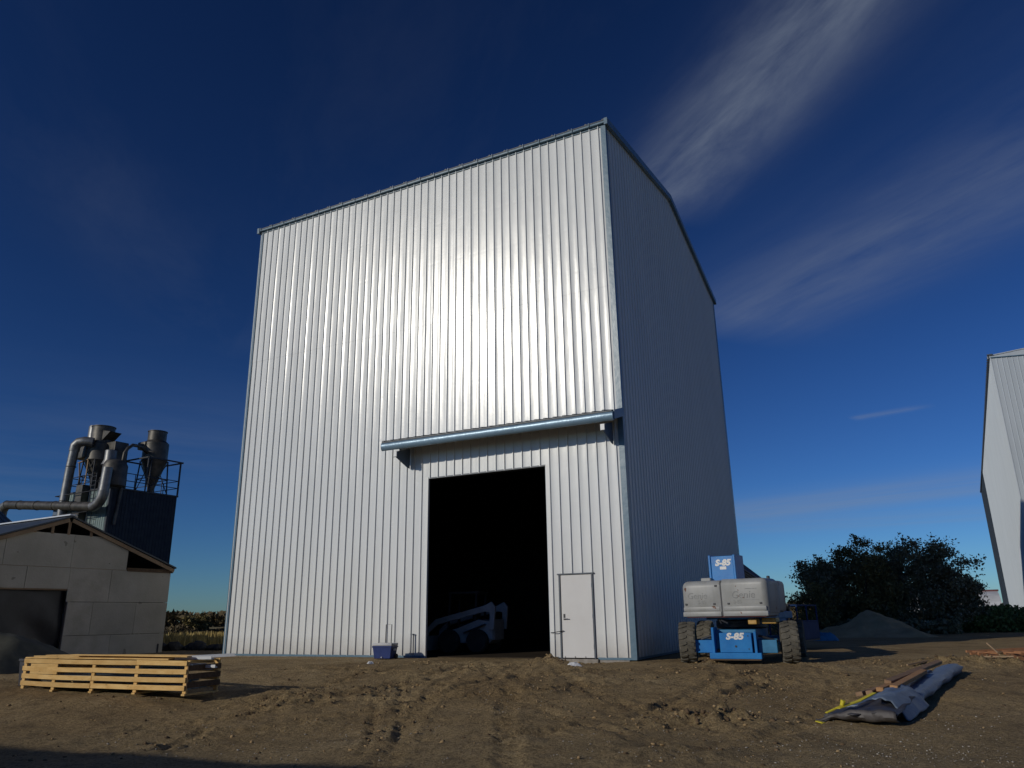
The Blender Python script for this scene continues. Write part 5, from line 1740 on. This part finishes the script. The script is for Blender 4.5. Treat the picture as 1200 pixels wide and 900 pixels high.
MB().bar((0, -0.05, EH - 0.14), (e2.x * 22, e2.y * 22 - 0.05, EH - 0.14), 0.05, 0.05).build('gable_trim', M['trim'], rb)
ee = MB()
o_ = Vector((n1_[0], n1_[1], 0)) * 0.08
ee.bar(Vector((0, 0, EH)) + o_, Vector((e1.x * LT, e1.y * LT, EH)) + o_, 0.10, 0.08)
k_ = 0
while k_ * 0.6096 < LT:
    q = e1 * (k_ * 0.6096)
    ee.bar(Vector((q.x, q.y, EH + 0.07)) + o_ * 2.0, Vector((q.x, q.y, EH + 0.07)) - o_ * 2, 0.12, 0.07)
    k_ += 1
ee.build('eave_edge', M['roof'], rb)
fe = e1 * LT
MB().add([(0, 0, EH), (fe.x, fe.y, EH), (fe.x + e2.x * 11, fe.y + e2.y * 11, EH + 1.6), (e2.x * 11, e2.y * 11, EH + 1.6),
          (0, 0, EH - 0.05), (fe.x, fe.y, EH - 0.05), (fe.x + e2.x * 11, fe.y + e2.y * 11, EH + 1.55), (e2.x * 11, e2.y * 11, EH + 1.55)],
         [(0, 1, 2, 3), (4, 7, 6, 5), (1, 0, 4, 5), (3, 2, 6, 7), (0, 3, 7, 4), (2, 1, 5, 6)]).build('roof', M['roof'], rb)
MB().add([(fe.x, fe.y, -2.6), (fe.x + e2.x * 22, fe.y + e2.y * 22, -2.6), (fe.x + e2.x * 22, fe.y + e2.y * 22, EH), (fe.x, fe.y, EH),
          (fe.x, fe.y - 0.1, -2.6), (fe.x + e2.x * 22, fe.y + e2.y * 22 - 0.1, -2.6), (fe.x + e2.x * 22, fe.y + e2.y * 22 - 0.1, EH), (fe.x, fe.y - 0.1, EH)],
         [(0, 1, 2, 3), (4, 7, 6, 5), (0, 3, 7, 4), (1, 5, 6, 2), (3, 2, 6, 7)]).build('wall', M['siding_right'], rb)

# ------------------------------------------------------------------ building behind the camera, whose shadow falls over the foreground
wh = empty('low_warehouse', (-5.2, -1.9, -0.45), 0, 'plain grey metal warehouse standing behind the photographer', 'warehouse')
W0 = Vector((-3.4, -2.7))
W1 = Vector((-34.0, 7.6))
wd_ = (W1 - W0).normalized()
wn_ = Vector((wd_.y, -wd_.x))
if wn_.y > 0: wn_ = -wn_
W0 = W0 - Vector((0.815, 0.58)) * 0.25
wh.location = (W0.x, W0.y, -0.45)
WE = 5.62
Lw = (W1 - W0).length
def W(u, v, z): return (wd_.x * u + wn_.x * v, wd_.y * u + wn_.y * v, z)
MB().add([W(0, 0, -0.3), W(Lw, 0, -0.3), W(Lw, 12, -0.3), W(0, 12, -0.3), W(0, 0, WE), W(Lw, 0, WE), W(Lw, 12, WE), W(0, 12, WE)],
         [(0, 1, 2, 3), (0, 4, 5, 1), (1, 5, 6, 2), (2, 6, 7, 3), (3, 7, 4, 0), (4, 5, 6, 7)]).build('wall', M['siding_right'], wh)
MB().add([W(-0.2, -0.25, WE - 0.03), W(Lw + 0.2, -0.25, WE - 0.03), W(Lw + 0.2, 6, WE + 0.9), W(-0.2, 6, WE + 0.9), W(-0.2, 12.25, WE - 0.03), W(Lw + 0.2, 12.25, WE - 0.03),
          W(-0.2, -0.25, WE + 0.03), W(Lw + 0.2, -0.25, WE + 0.03), W(Lw + 0.2, 6, WE + 0.97), W(-0.2, 6, WE + 0.97), W(-0.2, 12.25, WE + 0.03), W(Lw + 0.2, 12.25, WE + 0.03)],
         [(0, 3, 2, 1), (3, 4, 5, 2), (6, 7, 8, 9), (9, 8, 11, 10), (0, 1, 7, 6), (4, 10, 11, 5), (0, 6, 9, 3), (3, 9, 10, 4), (1, 2, 8, 7), (2, 5, 11, 8)]).build('roof', M['roof'], wh)
for k_ in range(5):
    u = 3 + k_ * 6.2
    vs = [W(u, -0.03, 0.3), W(u + 3.2, -0.03, 0.3), W(u + 3.2, -0.03, 3.6), W(u, -0.03, 3.6), W(u, -0.08, 0.3), W(u + 3.2, -0.08, 0.3), W(u + 3.2, -0.08, 3.6), W(u, -0.08, 3.6)]
    MB().add(vs, [(0, 1, 2, 3), (4, 7, 6, 5), (0, 4, 5, 1), (1, 5, 6, 2), (2, 6, 7, 3), (3, 7, 4, 0)]).build('door', M['trim'], wh)

# ------------------------------------------------------------------ vegetation
def quads_mesh(name, C_, size, mat, parent=None, seed=0, flat=0.35, aspect=1.5, upright=False):
    """one leaf-sized quad per row of C_"""
    rs = np.random.RandomState(seed)
    n = len(C_)
    s = size * rs.uniform(0.55, 1.3, n)[:, None]
    nrm = rs.normal(size=(n, 3))
    if upright:
        nrm[:, 2] *= 0.15
    nrm /= np.linalg.norm(nrm, axis=1)[:, None]
    ref = np.tile(np.array([[0, 0, 1.0]]), (n, 1)) if upright else rs.normal(size=(n, 3))
    a = np.cross(nrm, ref)
    a /= np.linalg.norm(a, axis=1)[:, None] + 1e-9
    b = np.cross(nrm, a)
    A, B = a * s * 0.5, b * s * 0.5 * aspect
    # pointed leaf: rhombus with a folded midrib
    V = np.stack([C_ - B, C_ + A * 0.8 + nrm * s * 0.12, C_ + B, C_ - A * 0.8 + nrm * s * 0.12], 1).reshape(-1, 3)
    me = bpy.data.meshes.new(name)
    me.vertices.add(4 * n)
    me.vertices.foreach_set('co', V.ravel())
    me.loops.add(4 * n)
    me.loops.foreach_set('vertex_index', np.arange(4 * n, dtype=np.int32))
    me.polygons.add(n)
    me.polygons.foreach_set('loop_start', np.arange(n, dtype=np.int32) * 4)
    me.polygons.foreach_set('loop_total', np.full(n, 4, np.int32))
    me.update()
    me.validate()
    me.materials.append(mat)
    o = bpy.data.objects.new(name, me)
    o.parent = parent
    COL.objects.link(o)
    return o


def tree(name, x, y, h, spread, label, group, leafmat, seed, nleaf=9000, leaf=0.105, stems=5, low=0.10, cat='tree'):
    rs = random.Random(seed)
    nr = np.random.RandomState(seed)
    z0 = tz_fast(x, y)
    t = empty(name, (x, y, z0), 0, label, cat, group)
    wood = MB()
    tips = []
    for s_ in range(stems):
        a = rs.uniform(0, 2 * math.pi)
        lean = rs.uniform(0.15, 1.0) * spread * 0.62
        hh = h * rs.uniform(0.62, 0.96) * (1 - 0.22 * (lean / (spread * 0.62)))
        p = Vector((rs.uniform(-.2, .2), rs.uniform(-.2, .2), -0.1))
        pts, rad = [p.copy()], [0.10 * h / 5]
        for i in range(1, 7):
            u = i / 6
            q = Vector((math.cos(a) * lean * u ** 1.2, math.sin(a) * lean * u ** 1.2, hh * u ** 0.92))
            q += Vector((rs.uniform(-.14, .14), rs.uniform(-.14, .14), 0))
            pts.append(q)
            rad.append(0.10 * h / 5 * (1 - 0.85 * u))
            if i >= 1:
                for _ in range(2):
                    b = rs.uniform(0, 2 * math.pi)
                    L = rs.uniform(0.4, 1.1) * spread * 0.42 * (1.15 - 0.5 * u)
                    e = q + Vector((math.cos(b) * L, math.sin(b) * L, rs.uniform(-0.1, 0.6) * L))
                    m_ = q.lerp(e, 0.5) + Vector((0, 0, 0.08 * L))
                    wood.tube([q, m_, e], [0.035 * (1.2 - u), 0.022, 0.008], 5, cap=False)
                    tips.append((e, 0.30 * spread * rs.uniform(0.45, 1.0)))
                    tips.append((m_, 0.22 * spread * rs.uniform(0.4, 0.9)))
        wood.tube(pts, rad, 7)
        tips.append((pts[-1], 0.3 * spread * 0.6))
    wood.build('trunk', M['bark'], t, smooth=60)
    cen = np.array([list(c) for c, r_ in tips])
    rad = np.array([r_ for c, r_ in tips])
    idx = nr.choice(len(cen), nleaf, p=rad ** 2 / (rad ** 2).sum())
    off = nr.normal(size=(nleaf, 3)) * 0.48
    P = cen[idx] + off * rad[idx][:, None] * np.array([1, 1, 0.8])
    P = P[(P[:, 2] > h * low * nr.uniform(0.2, 1.6, len(P))) & (P[:, 2] < h * 1.02)]
    # sprays reaching out of the crown so that its outline breaks up
    ns = 70
    sp_ = []
    for k in range(ns):
        i = nr.randint(len(cen))
        d = cen[i] - np.array([0, 0, h * 0.4])
        d = d / (np.linalg.norm(d) + 1e-6) + nr.normal(size=3) * 0.35
        L = nr.uniform(0.3, 0.85) * rad[i] * 1.7
        q = cen[i][None, :] + d[None, :] * (nr.uniform(0.2, 1, (16, 1)) * L) + nr.normal(size=(16, 3)) * 0.05
        sp_.append(q)
    P = np.concatenate([P] + sp_)
    P = P[P[:, 2] > 0.05]
    quads_mesh('crown', P, leaf, leafmat, t, seed)
    return t


GT = 'dark trees behind the sand pile'
tree('willow_tree', 17.0, 43.8, 4.5, 2.0, 'leftmost dark leafy tree just right of the boom lift', GT, M['leaf_dark'], 11, 7500)
tree('willow_tree', 18.3, 45.0, 4.7, 2.2, 'dark tree standing behind the left slope of the sand pile', GT, M['leaf_dark'], 12, 11000)
tree('willow_tree', 19.3, 42.9, 5.3, 2.4, 'olive topped dark tree directly behind the peak of the sand pile', GT, M['leaf_olive'], 13, 12000)
tree('willow_tree', 21.1, 43.6, 6.1, 2.5, 'tallest tree of the dark thicket with its crown tip at the centre', GT, M['leaf_dark'], 14, 15500)
tree('willow_tree', 22.6, 42.3, 5.2, 2.6, 'dark round crowned tree right of the tallest tree in the thicket', GT, M['leaf_dark'], 15, 12000)
tree('willow_tree', 23.9, 42.9, 4.6, 2.2, 'second dark tree from the right end of the thicket', GT, M['leaf_dark'], 16, 9000)
tree('willow_tree', 25.4, 44.0, 3.2, 1.7, 'lowest rightmost dark tree of the thicket, near the silver barn', GT, M['leaf_dark'], 17, 3600)
tree('poplar_tree', 19.6, 47.2, 5.9, 2.0, 'olive leaved tree showing over the left part of the dark thicket', 'olive trees behind the dark thicket', M['leaf_olive'], 21, 9000)
tree('poplar_tree', 22.4, 47.4, 6.1, 2.0, 'olive leaved tree showing over the middle of the dark thicket', 'olive trees behind the dark thicket', M['leaf_olive'], 22, 9000)
tree('bush', 16.0, 41.8, 2.6, 1.6, 'pale olive bush at the left foot of the dark thicket', None, M['leaf_olive'], 23, 3000, cat='bush')
# left gap
tree('bare_shrub', -15.9, 33.2, 1.75, 0.9, 'dark ragged shrub against the far corner of the grey shed', None, M['leaf_dark'], 31, 2200, leaf=0.09, cat='shrub')
tree('field_tree', -44.3, 109.5, 4.6, 2.4, 'small olive tree rising above the distant brush, left of the tall building', None, M['leaf_olive'], 32, 4500, leaf=0.30)


def scatter_stuff(name, fn, n, size, mat, label, seed, upright=False, aspect=1.5):
    rs = np.random.RandomState(seed)
    P = fn(rs, n)
    o = quads_mesh(name, P, size, mat, None, seed, upright=upright, aspect=aspect)
    return tag(o, label, kind='stuff')


def belt(azr, rr, hfun, zf=terrain_low):
    def f(rs, n):
        az = np.radians(rs.uniform(azr[0], azr[1], n))
        r = rs.uniform(rr[0], rr[1], n)
        x, y = r * np.sin(az), r * np.cos(az)
        hmax = hfun(x, y, r)
        z = zf(x, y) + hmax * rs.uniform(0.0, 1.0, n) ** 0.8
        return np.stack([x, y, z], 1)
    return f


def lumpy(h, sc, s):
    return lambda x, y, r: h * np.clip(0.78 + 0.9 * fbm(x * sc, y * sc, 3, s), 0.15, 1.4)


scatter_stuff('far_brush', belt((-33, -13), (112, 126), lumpy(2.7, 0.10, 5)), 60000, 0.33, M['leaf_brush'], 'belt of brown autumn brush beyond the field left of the tall building', 41)
scatter_stuff('far_brush', belt((13, 42), (112, 128), lumpy(2.5, 0.10, 6)), 40000, 0.42, M['leaf_brush'], 'belt of brown autumn brush behind the dark thicket', 47)
scatter_stuff('far_woods', belt((-60, 65), (420, 470), lumpy(7.0, 0.02, 15)), 26000, 3.0, M['leaf_brush'], 'distant line of woods along the horizon', 42)
scatter_stuff('dry_grass', belt((-34, -15), (41, 80), lumpy(0.42, 0.3, 7)), 42000, 0.10, M['leaf_straw'], 'straw coloured grass in the field left of the tall building', 43, True, 4.5)
scatter_stuff('dry_grass', belt((24, 40), (62, 105), lumpy(0.5, 0.2, 9)), 26000, 0.13, M['leaf_straw'], 'straw coloured grass in the field beyond the green weeds', 46, True, 4.5)
scatter_stuff('green_weeds', belt((23.5, 34.5), (49, 58), lumpy(1.15, 0.35, 8)), 30000, 0.14, M['leaf_green'], 'rank green weeds between the dark trees and the pale building', 44)
scatter_stuff('weeds', belt((17.5, 29.3), (44.5, 50), lumpy(0.6, 0.5, 8)), 12000, 0.12, M['leaf_dark'], 'dark undergrowth at the foot of the thicket', 45)

# dark rubble at the field edge, left gap
rb0 = empty('rubble_row', (0, 0, 0), 0, 'low row of dark rubble at the edge of the field left of the tall building', 'rubble')
rs = random.Random(12)
for i in range(14):
    x_, y_ = -16.2 + i * 0.30 + rs.uniform(-.1, .1), 34.3 - i * 0.05 + rs.uniform(-.2, .2)
    s_ = rs.uniform(0.18, 0.34)
    bm = bmesh.new()
    bmesh.ops.create_icosphere(bm, subdivisions=2, radius=s_)
    for v in bm.verts:
        v.co *= 1 + 0.35 * mnoise.noise(v.co * 4 + Vector((i, 0, 0)))
        v.co.z *= 0.75
    me = bpy.data.meshes.new('rubble_lump')
    bm.to_mesh(me)
    bm.free()
    me.materials.append(M['rubber_dark'])
    o = bpy.data.objects.new('lump', me)
    o.location = (x_, y_, tz_fast(x_, y_) + s_ * 0.45)
    o.parent = rb0
    COL.objects.link(o)

# ------------------------------------------------------------------ background buildings on the right
qa = R(31.6)
qx, qy = 150 * math.sin(qa), 150 * math.cos(qa)
qh = empty('arched_barn', (qx, qy, -1.75), R(-26), 'silver arched metal barn in the distance between thicket and pale building', 'barn')
QR, QLn = 5.1, 15.0
mb = MB()
n = 22
for i in range(n):
    a, b = math.pi * i / n, math.pi * (i + 1) / n
    A_, B_ = (QR * math.cos(a), 0.9 + QR * 0.94 * math.sin(a)), (QR * math.cos(b), 0.9 + QR * 0.94 * math.sin(b))
    mb.add([(-QLn, A_[0], A_[1]), (0, A_[0], A_[1]), (0, B_[0], B_[1]), (-QLn, B_[0], B_[1])], [(0, 1, 2, 3)])
mb.build('arched_roof', M['bin_metal'], qh, smooth=80)
MB().prism([(QR * math.cos(math.pi * i / n), 0.9 + QR * 0.92 * math.sin(math.pi * i / n)) for i in range(n + 1)], 'x', -0.3, -0.15).build('end_wall', M['white_wall'], qh)
MB().box(-QLn, 0, -QR - 0.05, QR + 0.05, -0.5, 0.9).build('wall', M['white_wall'], qh)
for k_ in range(5):
    MB().box(-1.6 - k_ * 3.0, -0.6 - k_ * 3.0, -QR - 0.10, -QR - 0.06, 0.1, 0.75).build('window', M['black_steel'], qh)
MB().box(-QLn, 0.2, -0.7, 0.7, 0.9 + QR * 0.93, 0.9 + QR * 0.96 + 0.12).build('ridge_cap', M['red_barn'], qh)
rbn = empty('red_barn', (165 * math.sin(R(32.6)), 165 * math.cos(R(32.6)), -1.75), R(-25), 'dark red barn in the distance just left of the pale building', 'barn')
MB().box(-2.0, 6, -3, 3, -0.4, 2.6).build('wall', M['red_barn'], rbn)
MB().prism([(-3.3, 2.5), (3.3, 2.5), (0, 4.2)], 'x', -2.2, 6.2).build('roof', M['roof'], rbn)
for k_ in range(2):
    MB().box(-1.0 + k_ * 2.5, 0.2 + k_ * 2.5, -3.05, -3.01, 0.0, 1.8).build('door', M['black_steel'], rbn)
of = empty('orange_fence', (118 * math.sin(R(31.3)), 118 * math.cos(R(31.3)), -1.7), R(-26), 'short run of orange barrier fencing in front of the silver barn', 'fence')
for k_ in range(4):
    MB().box(-0.95 + k_ * 0.6, -0.88 + k_ * 0.6, -0.03, 0.03, 0, 1.05).build('post', M['plank_dark'], of)
for k_ in range(4):
    MB().box(-1.0, 1.0, -0.05, -0.032, 0.12 + k_ * 0.24, 0.26 + k_ * 0.24).build('rail', M['orange'], of)
crumple('folded_tarp', 12.9, 33.6, 1.25, 0.7, 0.34, M['blue_dull'], 'dark blue folded sheet lying left of the sand pile', 'tarp', 8, -0.3)

# ------------------------------------------------------------------ loose clods and gravel
def stones(name, P, size, mat, label, seed, squash=0.7):
    rs = np.random.RandomState(seed)
    bm = bmesh.new()
    bmesh.ops.create_icosphere(bm, subdivisions=1, radius=1.0)
    base = np.array([v.co[:] for v in bm.verts])
    fc = np.array([[v.index for v in f.verts] for f in bm.faces])
    bm.free()
    n, nb = len(P), len(base)
    S = size[:, None, None] * rs.uniform(0.6, 1.3, (n, nb, 1)) * np.array([1, 1, squash]) * rs.uniform(0.6, 1.4, (n, 1, 3))
    V = (P[:, None, :] + base[None] * S).reshape(-1, 3)
    F = (fc[None] + (np.arange(n) * nb)[:, None, None]).reshape(-1, 3)
    me = bpy.data.meshes.new(name)
    me.vertices.add(len(V))
    me.vertices.foreach_set('co', V.ravel())
    me.loops.add(F.size)
    me.loops.foreach_set('vertex_index', F.ravel().astype(np.int32))
    me.polygons.add(len(F))
    me.polygons.foreach_set('loop_start', np.arange(len(F), dtype=np.int32) * 3)
    me.polygons.foreach_set('loop_total', np.full(len(F), 3, np.int32))
    me.update()
    me.validate()
    me.materials.append(mat)
    o = bpy.data.objects.new(name, me)
    COL.objects.link(o)
    return tag(o, label, kind='stuff')


rs = np.random.RandomState(77)
pts = []
for P_, hw, dp in RUTS:
    k = 60
    i = rs.randint(0, len(P_), k)
    pts.append(P_[i] + rs.normal(size=(k, 2)) * (hw * 1.6))
for (cx_, cy_, rr, hh) in CLUMPS:
    k = int(60 * rr / 0.5)
    pts.append(np.array([cx_, cy_]) + rs.normal(size=(k, 2)) * rr * 0.6)
pts.append(np.stack([rs.uniform(-13, 15, 1500), rs.uniform(7, 20.5, 1500)], 1))
pts = np.concatenate(pts)
inside = (pts[:, 1] > BY - 0.51 * (pts[:, 0] - BX) - 0.15) & (pts[:, 0] < BX + 0.2)
pts = pts[~inside & (pts[:, 1] > 4.5)]
sz = 0.008 + 0.020 * rs.uniform(0, 1, len(pts)) ** 3 * 1.4
z_ = terrain(pts[:, 0], pts[:, 1])
cl_ = np.stack([pts[:, 0], pts[:, 1], z_ + sz * 0.25], 1)
h_ = rs.uniform(0, 1, len(pts)) < 0.55
stones('dirt_clods', cl_[h_], sz[h_], M['clod'], 'loose dry clods scattered over the dirt yard', 1)
stones('dirt_clods', cl_[~h_], sz[~h_], M['wet_clod'], 'loose dark moist clods along the wheel ruts', 2)
big = []
for (cx_, cy_, rr, hh) in CLUMPS:
    if hh > 0.085:
        k = 16
        big.append(np.array([cx_, cy_]) + rs.normal(size=(k, 2)) * rr * 0.55)
big = np.concatenate(big)
bs_ = 0.022 + 0.045 * rs.uniform(0, 1, len(big)) ** 2
stones('turned_soil', np.stack([big[:, 0], big[:, 1], terrain(big[:, 0], big[:, 1]) + bs_ * 0.15], 1), bs_, M['wet_clod'], 'lumps of turned soil in ragged heaps', 3)
k = 5200
gp = np.stack([rs.uniform(-9, 11, k), 6.8 + 9.0 * rs.uniform(0, 1, k) ** 1.6], 1)
den = fbm(gp[:, 0] * 0.5, gp[:, 1] * 0.5, 3, 91) + 0.02 * (gp[:, 0] - 2)
gp = gp[(den > -0.04)]
extra = np.array([5.0, 9.6]) + rs.normal(size=(160, 2)) * np.array([0.55, 0.45])
gp = np.concatenate([gp, extra])
gs = 0.005 + 0.011 * rs.uniform(0, 1, len(gp)) ** 2.5
stones('gravel', np.stack([gp[:, 0], gp[:, 1], terrain(gp[:, 0], gp[:, 1]) + gs * 0.3], 1), gs, M['stone'], 'pale gravel chips strewn over the foreground dirt', 4, 0.6)
